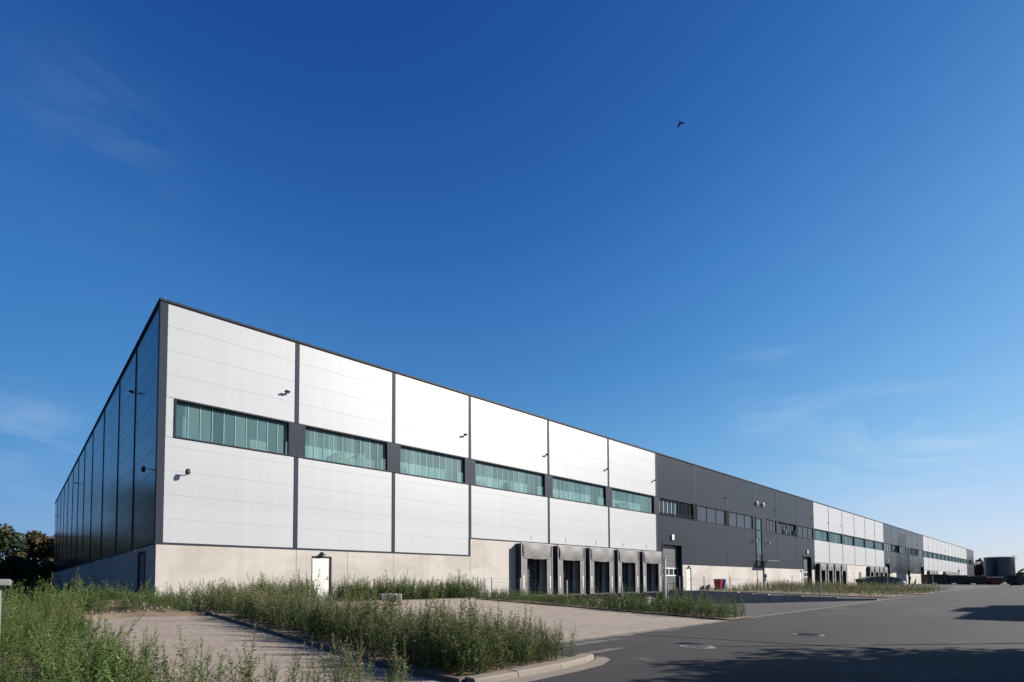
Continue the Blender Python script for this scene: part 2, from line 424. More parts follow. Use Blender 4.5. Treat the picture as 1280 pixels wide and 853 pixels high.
# kerbs
def kerb_run(name, pts, w, h, mat=M_KERB):
    mb = MB(); n = len(pts); L = []
    for i, (x, y) in enumerate(pts):
        a = Vector(pts[max(i - 1, 0)]); b = Vector(pts[min(i + 1, n - 1)]); d = (b - a).normalized(); nr = Vector((-d.y, d.x))
        z = g(x, y)
        p = Vector((x, y))
        L.append([(*(p + nr * w), z - .1), (*(p + nr * w), z + h), (*(p + nr * .03), z + h), (*p, z + h - .03), (*(p - nr * .02), z - .1)])
    for i in range(n): mb.v += L[i]
    mb.v = []
    def at(t):
        i = min(int(t), n - 2); u = t - i
        return [tuple(a_ + (b_ - a_) * u for a_, b_ in zip(p_, q_)) for p_, q_ in zip(L[i], L[i + 1])]
    nst = 4
    for q in range(nst):
        t0, t1 = q * (n - 1) / nst + .006, (q + 1) * (n - 1) / nst - .006
        o = len(mb.v); dz_ = .004 * ((q * 5) % 3 - 1)
        for t in (t0, (t0 + t1) / 2, t1): mb.v += [(x, y, z + dz_) for x, y, z in at(t)]
        for r in range(2):
            for k in range(5): mb.f.append((o + r * 5 + k, o + r * 5 + (k + 1) % 5, o + r * 5 + 5 + (k + 1) % 5, o + r * 5 + 5 + k))
        mb.f.append(tuple(o + k for k in range(5))); mb.f.append(tuple(o + 10 + k for k in (4, 3, 2, 1, 0)))
    return struct(mb.build(name, mat))
kerb_run('kerb', [(.80, -17.83), (1.6, -17.86), (2.6, -17.82), (3.4, -17.7), (3.85, -17.52)], .24, .095)
# the flat gutter apron in front of the kerb, running out in a point
MBk = MB(); MBk.v = [(x, y, g(x, y) + .006) for x, y in [(.92, -17.88), (1.6, -17.9), (2.6, -17.86), (3.4, -17.74), (3.87, -17.55), (4.08, -17.38), (4.16, -17.52), (4.0, -17.78), (3.4, -18.06), (2.6, -18.16), (1.6, -18.2), (.92, -18.2)]]
MBk.f = [tuple(range(12))]; struct(MBk.build('gutter_strip', M_KERB))
mb = MB()
for k in range(26):                  # edging stones between paving and weed bed
    y0 = -17.6 + k * .66; y1 = y0 + .652
    mb.box(.70, .785, y0, min(y1, -.8), g(.7, (y0 + y1) / 2) - .15, g(.7, (y0 + y1) / 2) + .075, .008)
struct(mb.build('edging_kerb', M_EDGE))
mb = MB()
for k in range(52):                   # flush edge stones between the yards and the road
    x0 = 4.2 + k * 1.0; z = zroad(x0 + .5)
    mb.box(x0, x0 + .992, -15.56, -15.40, z - .1, z + .012, .006)
struct(mb.build('flush_kerb', M_FKERB))

# ------------------------------------------------------------------ WAREHOUSE
BAY = 6.667
JX = [0., 5.19, 10.12, 15.12] + [15.15 + BAY * k for k in range(1, 37)]
XE = JX[-1]
ZT, ZP, ZD = 11.62, 2.24, 3.24            # roof edge, plinth top, plinth top at docks
WB, WT = 6.38, 7.80
PITCH = .9325
LY = [0, 5.42, 10.6, 17.0, 23.3, 29.1, 34.4, 40.1, 46.1, 51.8, 57.5, 63.3, 69.2]
YE = LY[-1]
WH = thing('warehouse', 'very long flat roofed logistics hall with white and dark grey cladding over pale concrete', 'warehouse')
def kind_of(i):
    if i < 6: return 'w'
    if i < 12: return 'g'
    if i < 18: return 'w'
    if i < 24: return 'g'
    if i < 36: return 'w'
    return 'g'
DOCK = lambda i: (3 <= i < 6) or (12 <= i < 18) or (24 <= i < 32)
# core, roof
mb = MB().box(.25, XE - .2, .47, YE - .2, -.4, WB - .05).box(.25, XE - .2, .30, YE - .2, WT + .1, ZT - .25).box(.3, XE - .3, 2.2, YE - .3, WB - .05, WT + .1)
mb.build('hall_core', M_HALL, WH)
MB().box(.1, XE - .1, .14, YE - .1, ZT - .25, ZT - .16).build('roof', M_ROOF, WH)
MB().box(5.0, 34.9, .76, .86, WB - .04, WT + .09).build('hall_lining', simple('white_hall_lining', (.8, .82, .8), .8, 0, .06, .8), WH)  # white board added behind the near teal windows to brighten their glass
mb = MB()
mb.box(-.06, XE + .05, -.06, .16, ZT - .10, ZT, .012)
mb.build('roof_edge_trim', M_TRIM, WH)
MB().box(-.06, .16, .163, YE, ZT - .10, ZT, .012).build('roof_edge_trim', M_TRIM, WH)

def cladding(x0, x1, z0, z1, mat, y=-.0):
    mb = MB(); z = z0; zs = [z0]
    k = math.floor((z0 - ZP) / PITCH + 1e-6) + 1
    while ZP + k * PITCH < z1 - .06:
        if ZP + k * PITCH > z0 + .06: zs.append(ZP + k * PITCH)
        k += 1
    zs.append(z1)
    for a, b in zip(zs, zs[1:]):
        gp = .0035 if mat is M_WHITE else .008
        mb.box(x0, x1, y, y + .11, a + gp, b - gp, .003)
    mb.box(x0 + .01, x1 - .01, y + .006, y + .10, z0 + .012, z1 - .012)   # tongue behind the joints
    return mb.build('cladding_panel', mat, WH)

# gates: (x0, x1); entrances: glazed strip
GATES = [(36.0, 39.25), (70.6, 73.8), (115.9, 119.2), (151.2, 154.4), (213.0, 216.2)]
ENTR = [(55.62, 57.72), (136.2, 138.3)]
DOORS = [(5.92, 6.86), (39.95, 40.85), (69.15, 70.0), (93.2, 94.2), (119.9, 120.8), (125.0, 125.9)]
def gate_in(i):
    return [q for q in GATES + ENTR if q[0] < JX[i + 1] - .2 and q[1] > JX[i] + .2]
HALF = .09
def lower_field(i, mat, zb):
    """cladding below the window band, cut around gates and entrances"""
    x0, x1 = JX[i] + HALF, JX[i + 1] - HALF
    cuts = gate_in(i); xs = x0
    top = WB - .06
    for (a, b) in cuts:
        e = (a, b) in ENTR
        zt = top if e else 4.03
        if a > xs: cladding(xs, a - .02, zb, top, mat)
        if zt < top: cladding(max(a - .02, x0), min(b + .02, x1), zt, top, mat)
        xs = b + .02
    if xs < x1 - .05: cladding(xs, x1, zb, top, mat)

for i in range(39):
    kd = kind_of(i); mat = M_WHITE if kd == 'w' else M_GREY
    x0, x1 = JX[i] + HALF, JX[i + 1] - HALF
    if i == 0: x0 = .24
    zb = ZD if DOCK(i) else ZP
    ent = [q for q in ENTR if q[0] >= JX[i] and q[1] <= JX[i + 1]]
    if ent:
        a, b = ent[0]
        cladding(x0, x1, WT + .07, ZT - .105, mat)
    else:
        cladding(x0, x1, WT + .07, ZT - .105, mat)
    lower_field(i, mat, zb + .03)
    # joint trims
    tm = M_TRIM if kd == 'w' else M_TRIM_G
    if i > 0:
        hw = .095 if (kd == 'w' and i <= 6) else .07
        lo = min(ZD if DOCK(i) else ZP, ZD if DOCK(i - 1) else ZP)
        mb = MB().box(JX[i] - hw, JX[i] + hw, -.018, .09, lo + .03, WB - .07, .006).box(JX[i] - hw, JX[i] + hw, -.018, .09, WT + .08, ZT - .11, .006)
        mb.build('joint_trim', tm, WH)
MB().box(-.03, .23, -.03, .23, ZP + .03, ZT - .11, .01).build('corner_trim', M_TRIM, WH)
MB().box(XE - .09, XE + .03, -.03, .23, ZP + .03, ZT - .11, .01).build('corner_trim', M_TRIM, WH)
MB().box(XE - .12, XE, .24, YE, -.3, ZT - .11).build('end_wall', M_GREY, WH)
MB().box(0, XE, YE - .1, YE, -.3, ZT - .11).build('rear_wall', M_GREY, WH)

# flashing between plinth and cladding
mb = MB()
mb.box(-.05, JX[3] - .09, -.055, .05, ZP - .045, ZP + .025, .006)
mb.box(JX[3] - .085, JX[3] + .0, -.04, .05, ZP - .04, ZD + .03, .006)
mb.box(JX[3] + .003, JX[6] - .1, -.05, .05, ZD - .04, ZD + .022, .006)
for a, b in ((39.3, 55.6), (57.75, 70.55)): mb.box(a, b, -.05, .05, ZP - .04, ZP + .022, .006)
mb.box(JX[12], JX[18] - .2, -.05, .05, ZD - .04, ZD + .022, .006)
for a, b in ((119.25, 136.1), (138.4, 151.1)): mb.box(a, b, -.05, .05, ZP - .04, ZP + .022, .006)
mb.box(JX[24], JX[32], -.05, .05, ZD - .04, ZD + .022, .006)
mb.box(JX[32], XE, -.05, .05, ZP - .04, ZP + .022, .006)
mb.build('flashing', M_TRIM, WH)
DOCKX = [20.13 + 3.36 * k for k in range(5)] + [76.9 + 3.33 * k for k in range(4)] + [103.4 + 3.33 * k for k in range(4)] + [160.3 + 3.33 * k for k in range(4)] + [184.5 + 3.33 * k for k in range(9)]
# concrete plinth panels: split at their joints and cut around doors, gates and entrances
def plinth(x0, x1, top, zlo, joints=()):
    holes = sorted([(c - .95, c + .95, 'k') for c in DOCKX] + [(a, b, 'd') for a, b in DOORS] + [(a, b, 'g') for a, b in GATES + ENTR])
    holes = [h for h in holes if h[0] >= x0 - .1 and h[1] <= x1 + .1]
    edges = [x0] + [j for j in joints if x0 < j < x1] + [x1]
    for a, b in zip(edges, edges[1:]):
        mb = MB(); xs = a + .008
        for h0, h1, kd in holes:
            if h0 < a or h1 > b: continue
            if h0 > xs: mb.box(xs, h0, -.035, .2, zlo, top - .05)
            if kd == 'k': mb.box(h0, h1, -.035, .2, 2.5, top - .05).box(h0, h1, -.035, .2, zlo, -.13)
            if kd == 'd': mb.box(h0, h1, -.035, .2, 1.93, top - .05)
            if kd == 'g' and mb.v: mb.build('plinth_panel', M_CONC, WH); mb = MB()
            xs = h1
        if xs < b - .01: mb.box(xs, b - .008, -.035, .2, zlo, top - .05)
        if mb.v: mb.build('plinth_panel', M_CONC, WH)
plinth(0, JX[3], ZP, -.6, (5.23, 7.64, 10.14))
plinth(JX[3], JX[6] + .75, ZD, -1.5, (21.8, 28.5))
plinth(39.3, 75.1, ZP, -.6, (44.2, 48.5, 55.6, 57.7, 62, 66))
plinth(75.2, 115.1, ZD, -1.5, (88.5, 98.8))
plinth(119.25, 155.1, ZP, -.6, (128.5, 136.1, 138.4, 145))
plinth(155.2, JX[32], ZD, -1.5, (172, 178, 205))
plinth(JX[32], XE, ZP, -.6, (225, 240))

# window band
def window(x0, x1, style, i):
    f = MB(); fw = .06; d0, d1 = -.035, .17
    f.box(x0, x1, d0, d1, WT, WT + .06, .004).box(x0, x1, d0, d1, WB - .05, WB, .004)
    f.box(x0, x0 + fw, d0 + .003, d1, WB + .001, WT - .001).box(x1 - fw, x1, d0 + .003, d1, WB + .001, WT - .001)
    a, b = x0 + fw, x1 - fw
    far = i > 17
    if style == 'teal':
        w = f.build('window', M_FRAME, WH)
        n = max(3, round((b - a) / .44)); p = (b - a) / n
        gl = MB(); jo = MB()
        for k in range(n):
            u, v = a + k * p, a + (k + 1) * p
            gl.box(u + .026, v - .034, .125, .131, WB + .003, WT - .003)
            jo.box(u - (.0 if k == 0 else .014), u + .022, .118, .134, WB + .004, WT - .004)
        gl.build('glass', M_TEAL, w); jo.build('glass_joint', M_TEALJ, w)
    elif style == 'blind':
        n = 3; p = (b - a) / n; gl = MB()
        for k in range(n): gl.box(a + k * p + .04, a + (k + 1) * p - .04, .07, .09, WB + .003, WT - .003)
        for k in range(1, n): f.box(a + k * p - .04, a + k * p + .04, .03, .12, WB + .002, WT - .002)
        w = f.build('window', M_FRAME, WH)
        gl.build('glass', M_BLIND, w)
    else:                                  # clear panes, pale blinds hanging behind some of them
        n = 9; p = (b - a) / n; gl = MB(); m = f; bl = MB()
        for k in range(n):
            gl.box(a + k * p + .03, a + (k + 1) * p - .03, .09, .098, WB + .003, WT - .003)
            if k: m.box(a + k * p - .03, a + k * p + .03, .05, .13, WB + .002, WT - .002)
            if (style == 'clear' and k in (0, 1, 2, 3, 4)) or (style == 'tilt'):
                bl.box(a + k * p + .05, a + (k + 1) * p - .06, .2, .215, WB + (.1 if k % 3 else .3), WT - .02)
        if style == 'clear': m.box(a + .02, b, .055, .128, WB + .22, WB + .26)
        w = f.build('window', M_FRAME, WH); gl.build('glass', M_GLASS, w); bl.build('blind', M_BLINDW, w)
        if style == 'tilt':                # two sashes hang open at the top
            for k in (3, 8):
                sa = MB().box(-p / 4, p / 4, -.02, .02, 0, WT - WB - .06)
                sa.xform(Matrix.Translation((a + (k + .5) * p, .06, WB + .03)) @ Matrix.Rotation(R(14), 4, 'X')).build('open_sash', M_FRAME, w)
    return w
def pier(x0, x1, mat=M_TRIM):
    MB().box(x0 + .003, x1 - .003, -.028, .2, WB - .05, WT + .06, .004).build('window_pier', mat, WH)
PW = .32
for i in range(39):
    kd = kind_of(i); a, b = JX[i], JX[i + 1]
    if i == 0:
        window(.51, b - .29, 'teal', i)
    elif kd == 'w':
        window(a + PW, b - PW, 'teal', i)
    elif (i == 9):
        window(58.75, b - .1, 'blind', i)
    elif i == 21:
        window(139.2, b - .1, 'blind', i)
    else:
        st = {6: 'clear', 10: 'tilt', 18: 'blind', 19: 'clear', 22: 'tilt', 37: 'clear'}.get(i, 'blind')
        window(a + .42 if i in (6, 7, 8, 11) else a + .2, b - .25, st, i)
for i in range(1, 39):
    kd, kp = kind_of(i), kind_of(i - 1); x = JX[i]
    if kd == 'w' and kp == 'w':
        l = .29 if i == 1 else .32
        pier(x - l, x + .32)
    elif i == 6: pier(x - .32, x + .42, M_FRAME)
    elif i in (7, 8): pier(x - .25, x + .42, M_BLACK)
    elif i == 9: cladding(x - .25, 55.6, WB - .05, WT + .065, M_GREY, -.004)
    elif i == 10: pier(x - .1, x + .2, M_FRAME)
    elif i == 21: cladding(x - .25, 136.15, WB - .05, WT + .065, M_GREY, -.004)
    elif i == 11: pier(x - .25, x + .42, M_BLACK)
    elif kd == 'g' or kp == 'g': pier(x - (.32 if kp == 'w' else .25), x + (.32 if kd == 'w' else .2), M_TRIM)
cladding(57.75, 58.74, WB - .05, WT + .065, M_GREY, -.004)
cladding(138.33, 139.18, WB - .05, WT + .065, M_GREY, -.004)
cladding(.235, .505, WB - .055, WT + .062, M_WHITE, 0.)
MB().box(XE - .25, XE - .1, 0, .1, WB - .05, WT + .06).build('window_pier', M_TRIM, WH)

# doors in the plinth
for n, (a, b) in enumerate(DOORS):
    z0, z1 = -.12, 1.93
    mb = MB()
    mb.box(a, a + .018, -.038, .17, z0, z1).box(b - .085, b, -.045, .17, z0, z1 - .001).box(a + .041, b - .086, -.047, .17, z1 - .06, z1 + .004)
    fr = mb.build('door_frame', M_FRAME, WH)
    lf = MB().box(a + .045, b - .09, -.01, .04, z0 + .01, z1 - .065, .004).build('door_leaf', M_DOOR, fr)
    MB().tube([(b - .17, -.01, .93), (b - .17, -.06, .93), (b - .28, -.06, .93)], .011, 6).box(b - .19, b - .15, -.018, -.008, .85, 1.02).build('door_handle', M_ALU, fr)
    if n < 3:
        MB().box((a + b) / 2 - .05, (a + b) / 2 + .05, -.12, -.036, 2.03, 2.13, .01).box((a + b) / 2 - .15, (a + b) / 2 + .13, -.22, -.05, 1.985, 2.028, .012).build('door_lamp', M_FRAME, fr)

# sectional gates
for n, (a, b) in enumerate(GATES):
    zt = 4.0
    mb = MB().box(a - .05, a + .06, -.05, .40, -.5, zt, .005).box(b - .06, b + .05, -.05, .40, -.5, zt, .005).box(a - .045, b + .045, -.048, .40, zt - .12, zt + .03, .005)
    gt = mb.build('gate', M_FRAME, WH)
    pn = MB(); h = .66
    k = 0; z = -.06
    rows = [(-.06, .52), (.53, 1.18), (1.93, 2.5), (2.51, 3.1), (3.11, 3.87)]
    for r0, r1 in rows: pn.box(a + .065, b - .065, .36, .40, r0, r1 - .008, .006)
    pn.build('gate_panel', M_GATE, gt)
    ws = MB(); w = (b - a - .13) / 4
    ws.box(a + .065, b - .065, .35, .40, 1.185, 1.29).box(a + .065, b - .065, .35, .40, 1.82, 1.922)
    for q in range(5): ws.box(a + .065 + q * w - (.05 if q == 4 else 0 if q == 0 else .05), a + .065 + q * w + (0 if q == 4 else .05), .352, .398, 1.29, 1.82)
    ws.build('gate_window_frame', M_WPAINT, gt)
    MB().box(a + .07, b - .07, .375, .385, 1.29, 1.82).build('gate_glass', M_LENS, gt)
    MB().box((a + b) / 2 - .19, (a + b) / 2 + .19, -.13, -.012, 4.30, 4.78, .02).build('gate_sign', M_WPAINT, gt)
    if n == 0:
        MB().tube([(b - .24, -.2, -.2), (b - .24, -.2, 1.15)], .045, 8).tube([(a + .1, -.22, -.2), (a + .1, -.22, 1.0)], .045, 8).build('gate_bollard', M_GALV, gt)

# glazed entrances
for a, b in ENTR:
    z1 = 7.85
    mb = MB().box(a, a + .08, -.06, .3, -.1, z1).box(b - .5, b, -.06, .4, -.1, z1).box(a + .081, b - .501, -.058, .3, z1 - .12, z1 + .02)
    for z in (2.35, 3.05, 3.6, 5.35, 6.4): mb.box(a + .081, b - .501, .0, .12, z - .05, z + .05)
    e = mb.build('entrance', M_FRAME, WH)
    gl = MB()
    for z, zz in ((3.65, 5.3), (5.4, 6.35), (6.45, z1 - .13)): gl.box(a + .082, b - .502, .04, .05, z, zz)
    gl.build('glass', M_TEAL, e)
    MB().box(a + .082, b - .502, .05, .07, 2.41, 3.54).build('transom_panel', M_BLIND, e)
    MB().box(a + .082, b - .502, .25, .29, -.1, 2.3).build('entrance_door', M_FRAME, e)
    c = MB().box(a - .1, b + 1.0, -1.3, -.062, 2.93, 2.97, .01)
    for x in (a + .35, b - .1): c.tube([(x, -1.2, 2.97), (x, -.03, 4.0)], .018, 6)
    c.build('canopy', M_GALV, e)
    bx = MB().box(b + .05, b + .33, -.16, -.03, 1.05, 1.5, .02).box(b + .05, b + .3, -.13, -.03, .75, .95, .02)
    bx.build('letter_box', M_FRAME, e)
    for x, z in ((a - .75, 5.15), (b + .8, 5.05)):
        MB().box(x - .05, x + .05, -.35, -.01, z, z + .06, .01).box(x - .16, x + .16, -.42, -.2, z - .1, z + .05, .02).build('entrance_lamp', M_GALV, e)

# left gable wall: cladding, trims, plinth, service door
for i in range(12):
    y0, y1 = LY[i] + (.24 if i == 0 else .05), LY[i + 1] - .05
    mb = MB(); k = 0
    while ZP + k * PITCH < ZT - .15:
        a, b = ZP + .03 + k * PITCH if k == 0 else ZP + k * PITCH, min(ZP + (k + 1) * PITCH, ZT - .105)
        mb.box(.0, .11, y0, y1, a + .006, b - .006, .004); k += 1
    mb.box(.007, .10, y0 + .01, y1 - .01, ZP + .04, ZT - .12)
    mb.build('side_cladding_panel', M_SIDE, WH)
    if i: MB().box(-.03, .09, LY[i] - .048, LY[i] + .048, ZP + .03, ZT - .11, .006).build('joint_trim', M_FRAME, WH)
MB().box(-.05, .05, .06, YE, ZP - .045, ZP + .025, .006).build('flashing', M_TRIM, WH)
for y0, y1 in ((.21, 1.75), (3.55, 10.6), (10.61, 23.3), (23.31, 40.1), (40.11, 57.5), (57.51, YE)):
    MB().box(-.035, .2, y0, y1 - .01, -.6, ZP - .05).build('plinth_panel', M_CONC, WH)
MB().box(-.035, .2, 1.75, 3.54, 2.04, ZP - .05).build('plinth_panel', M_CONC, WH)
sd = MB().box(-.05, .17, 1.76, 1.96, -.2, 2.03).box(-.05, .17, 3.33, 3.53, -.2, 2.03).box(-.045, .17, 1.961, 3.329, 1.95, 2.03).build('door_frame', M_FRAME, WH)
MB().box(.0, .05, 1.97, 3.32, -.15, 1.94, .004).build('door_leaf', simple('blue_grey_door', (.12, .14, .19), .5, 0, .05), sd)
MB().box(-.16, -.036, 3.45, 3.62, 2.06, 2.17, .02).build('door_lamp', M_WPAINT, sd)
MB().box(-1.0, -.04, 1.8, 3.6, -.2, -.03, .02).build('door_step', M_KERB, WH)
# right edge of the second grey unit shows a roof-high downpipe
# dock shelters, with their numbers
def text_mesh(s, size):
    c = bpy.data.curves.new('t', 'FONT'); c.body = s; c.size = size; c.extrude = .004; c.align_x = 'CENTER'
    o = bpy.data.objects.new('t', c); COL.objects.link(o)
    bpy.context.view_layer.update()
    me = bpy.data.meshes.new_from_object(o.evaluated_get(bpy.context.evaluated_depsgraph_get()))
    bpy.data.objects.remove(o); return me
def dock(cx, num=None, z0=-.15, full=True):
    """inflatable-look dock shelter: side boxes, head curtain, side curtains, door behind"""
    hw, yo, zt = 1.42, -.55, 3.13
    fr = MB()
    fr.box(cx - hw, cx - hw + .10, yo + .03, -.04, z0 - .02, zt - .03, .01).box(cx + hw - .10, cx + hw, yo + .03, -.04, z0 - .02, zt - .03, .01)
    fr.box(cx - hw + .101, cx + hw - .101, yo + .03, -.04, zt - .14, zt - .03, .01)
    s = fr.build('dock_shelter', M_SHELT, WH)
    ed = MB().box(cx - hw - .01, cx + hw + .01, yo - .012, yo + .05, zt - .035, zt + .03, .008).box(cx - hw - .005, cx - hw + .05, yo - .01, yo + .04, z0, zt - .036, .006).box(cx + hw - .05, cx + hw + .005, yo - .01, yo + .04, z0, zt - .036, .006)
    ed.build('edge_profile', M_ALU, s)
    # head curtain, sagging a little
    hc = MB(); nx, nz = 14, 6; zb = 2.2
    for side in (0, 1):
        for j in range(nz + 1):
            for i in range(nx + 1):
                u, w = i / nx, j / nz
                x = cx - hw + .1 - .02 * 0 + u * (2 * hw - .2); x = cx + (x - cx) * (1 - .07 * w)
                z = zt - .04 - w * (zt - .04 - zb) - .05 * math.sin(math.pi * u) * w + .012 * math.sin(u * 23 + cx) * w
                y = yo - .005 - .05 * math.sin(math.pi * w) * (.6 + .4 * math.sin(u * 9 + cx * 3)) + (.012 if side else 0)
                hc.v.append((x, y, z))
    W = nx + 1; off = (nz + 1) * W
    for side in (0, 1):
        for j in range(nz):
            for i in range(nx):
                q = side * off + j * W + i; hc.f.append((q, q + 1, q + W + 1, q + W))
    for i in range(nx): q = nz * W + i; hc.f.append((q, q + 1, q + off + 1, q + off))
    hc.build('head_curtain', M_CURT, s, True)
    for sg in (-1, 1):
        a, b = (cx - hw + .05, cx - hw + .52) if sg < 0 else (cx + hw - .52, cx + hw - .05)
        sc_ = MB().box(a, b, yo + .02, yo + .032, z0 + .02, zt - .05)
        sc_.build('side_curtain', M_CURT, s)
        if full:
            xm = cx + sg * (hw - .22)
            MB().box(xm - .05, xm + .05, yo + .008, yo + .019, .30, 1.12).build('marker_strip', M_RUBBER_Y, s)
            MB().box(xm - .16, xm + .16, yo - .07, -.036, -.75, -.22, .02).build('bumper', M_BLACK, s)
            pl = MB().box(xm - .28, xm + .28, yo + .1, -.036, -1.35, z0 - .06, .02)
            pl.build('dock_pillar', M_KERB, s)
            MB().tube([(xm + sg * .1, -.8, -1.2), (xm + sg * .1, -.8, -.62), (xm + sg * .1, -1.0, -.5), (xm + sg * .1, -2.0, -.85 + .0), (xm + sg * .1, -2.1, -1.2)], .06, 8).build('wheel_guide', M_WPAINT, s)
            # black lacing at the curtain's corners
            la = MB()
            for q in range(5):
                zz = zt - .22 - q * .13
                la.box(xm - .025 + sg * .05, xm + .025 + sg * .05, yo - .075, yo - .06 + .05, zz, zz + .05)
            la.build('lacing', M_BLACK, s)
    dr = MB().box(cx - .96, cx + .96, .24, .27, z0, 2.52)
    dr.build('dock_door', M_DARK, s)
    if full:
        MB().box(cx - .93, cx + .3, .215, .238, 1.62, 1.68).box(cx - .93, cx + .3, .215, .238, 1.08, 1.13).box(cx - .46, cx - .40, .216, .237, 1.13, 1.62).build('door_window_frame', M_GATE, s)
        MB().box(cx + .40, cx + .66, .17, .238, z0 + .1, 2.45).build('door_track', M_GATE, s)
        MB().box(cx - 1.0, cx + 1.0, -.5, -.036, z0 - .05, z0 + .06, .01).build('dock_leveller', M_IROND, s)
    if num:
        me = text_mesh(num, .42); me.materials.append(M_NUM)
        o = bpy.data.objects.new('dock_number', me); COL.objects.link(o); o.parent = s
        o.location = (cx, -.006, 3.42); o.rotation_euler = (R(90), 0, 0)
    return s
for k in range(5): dock(20.13 + 3.36 * k, str(k + 1))
for k in range(4): dock(76.9 + 3.33 * k, None)
for k in range(4): dock(103.4 + 3.33 * k, None)
for k in range(4): dock(160.3 + 3.33 * k, None, full=False)
for k in range(9): dock(184.5 + 3.33 * k, None, full=False)
mb = MB().box(97.0, 98.4, -.06, -.037, .2, 2.1).build('loading_hatch', M_DARK, WH)

# lightning rods on the parapet
for x, y, h in ((.3, 1.0, .55), (14.2, 3., .9), (60, 3., .8), (120, 3, .8)):
    MB().tube([(x, y, ZT - .2), (x, y, ZT + h)], [.022, .012], 6).box(x - .08, x + .08, y - .08, y + .08, ZT - .2, ZT - .12).build('lightning_rod', M_ALU, WH)

# ------------------------------------------------------------------ things on the facade
def floodlight(label, loc, rz=0, group='floodlights on the facade'):
    t = thing('floodlight', label, 'floodlight', loc, rz, group); t.scale = (.62, .62, .62)
    MB().box(-.05, .05, -.012, .0, -.10, .10, .004).tube([(0, -.01, 0), (0, -.10, .02), (0, -.17, .05)], .02, 6).build('bracket', M_FRAME, t)
    h = MB().box(-.17, .17, -.14, .14, -.04, .04, .02)
    for q in range(5): h.box(-.14 + q * .065, -.125 + q * .065, -.11, .11, .04, .062)
    M = Matrix.Translation((0, -.25, .08)) @ Matrix.Rotation(R(-16), 4, 'X') @ Matrix.Rotation(R(14), 4, 'Z')
    h.xform(M).build('lamp_head', M_FRAME, t)
    MB().box(-.14, .14, -.11, .11, -.045, -.041).xform(M).build('lamp_glass', M_LENS, t)
    return t
ordn = ['first', 'second', 'third', 'fourth', 'fifth', 'sixth', 'seventh', 'eighth', 'ninth', 'tenth', 'eleventh', 'twelfth', 'thirteenth', 'fourteenth', 'fifteenth']
fl_lab = {
 4.76: 'black floodlight above the window nearest the building corner, casting a shadow on white cladding',
 14.73: 'black floodlight on white cladding above the right end of the third window band',
 21.6: 'black floodlight on white cladding above the fourth window band and the first loading dock',
 28.21: 'black floodlight on white cladding above the third and fourth loading docks',
 34.76: 'black floodlight on the last white panel just before the dark grey wall begins',
 48.17: 'black floodlight on dark grey cladding above the dark window panels, left of two boxes',
 61.34: 'black floodlight on dark grey cladding right of the two wall boxes, above the tilted windows',
 74.27: 'black floodlight at the right end of the first dark grey section',
 81.3: 'small black floodlight on the distant white section, leftmost of its row',
 87.7: 'small black floodlight on the distant white section, second of its row from the left',
 101.3: 'small black floodlight on the distant white section, third of its row from the left',
 108.0: 'small black floodlight on the distant white section, fourth of its row from the left',
 114.8: 'small black floodlight where the distant white section meets the second dark grey section',
 128.2: 'small black floodlight on the second dark grey section, left of its entrance'}
for x, lab in fl_lab.items(): floodlight(lab, (x - .05, -.002, 9.08))
for x, lab in ((148.2, 'tiny black floodlight on the second dark grey section, right of its entrance'), (161.6, 'tiny black floodlight on the farthest white section, nearest one to the camera'), (188.3, 'tiny black floodlight at the middle of the farthest white section'), (215, 'tiny black floodlight on the farthest white section, the last one to the right')):
    floodlight(lab, (x - .05, -.002, 9.08))
for y, lab in ((5.2, 'dark floodlight high on the shaded side wall, nearest to the building corner'), (34.4, 'dark floodlight on the shaded side wall, halfway along it'), (63.3, 'dark floodlight near the far end of the shaded side wall')):
    floodlight(lab, (-.031, y, 9.3), R(-90))
def cctv(label, loc, rz):
    t = thing('security_camera', label, 'camera', loc, rz, 'security cameras at the building corner'); t.scale = (.75, .75, .75)
    MB().box(-.05, .05, -.02, .0, -.05, .05, .005).tube([(0, -.02, 0), (0, -.2, .04), (-.08, -.34, .1)], .025, 8).build('bracket', M_GALV, t)
    MB().tube([(-.22, -.36, .12), (-.05, -.34, .12)], .04, 8).tube([(-.17, -.36, .08), (-.17, -.36, -.03)], [.09, .10], 12).tube([(-.17, -.36, -.03), (-.17, -.36, -.11), (-.17, -.36, -.15)], [.10, .085, .03], 12).build('camera_dome', M_FRAME, t, True)
    return t
cctv('dark dome security camera on a bracket on the white front wall below the first window', (1.06, -.002, 5.02), 0)
cctv('dark dome security camera on the shaded side wall just round the corner', (-.002, 1.0, 5.17), R(-90))
for x, lab in ((55.9, 'white alarm box with dark red centre on grey wall, left one of two'), (57.6, 'white alarm box with dark red centre on grey wall, right one of two')):
    t = thing('alarm_box', lab, 'alarm box', (x, -.002, 9.33), 0, 'alarm boxes above the entrance')
    MB().box(-.22, .22, -.2, 0, -.22, .22, .04).build('housing', M_WPAINT, t)
    MB().tube([(.02, -.2, -.02), (.02, -.23, -.02)], .15, 16).build('beacon', M_REDST, t)
    MB().tube([(.02, -.231, -.02), (.02, -.245, -.02)], .07, 12).build('beacon_lens', M_WPAINT, t)

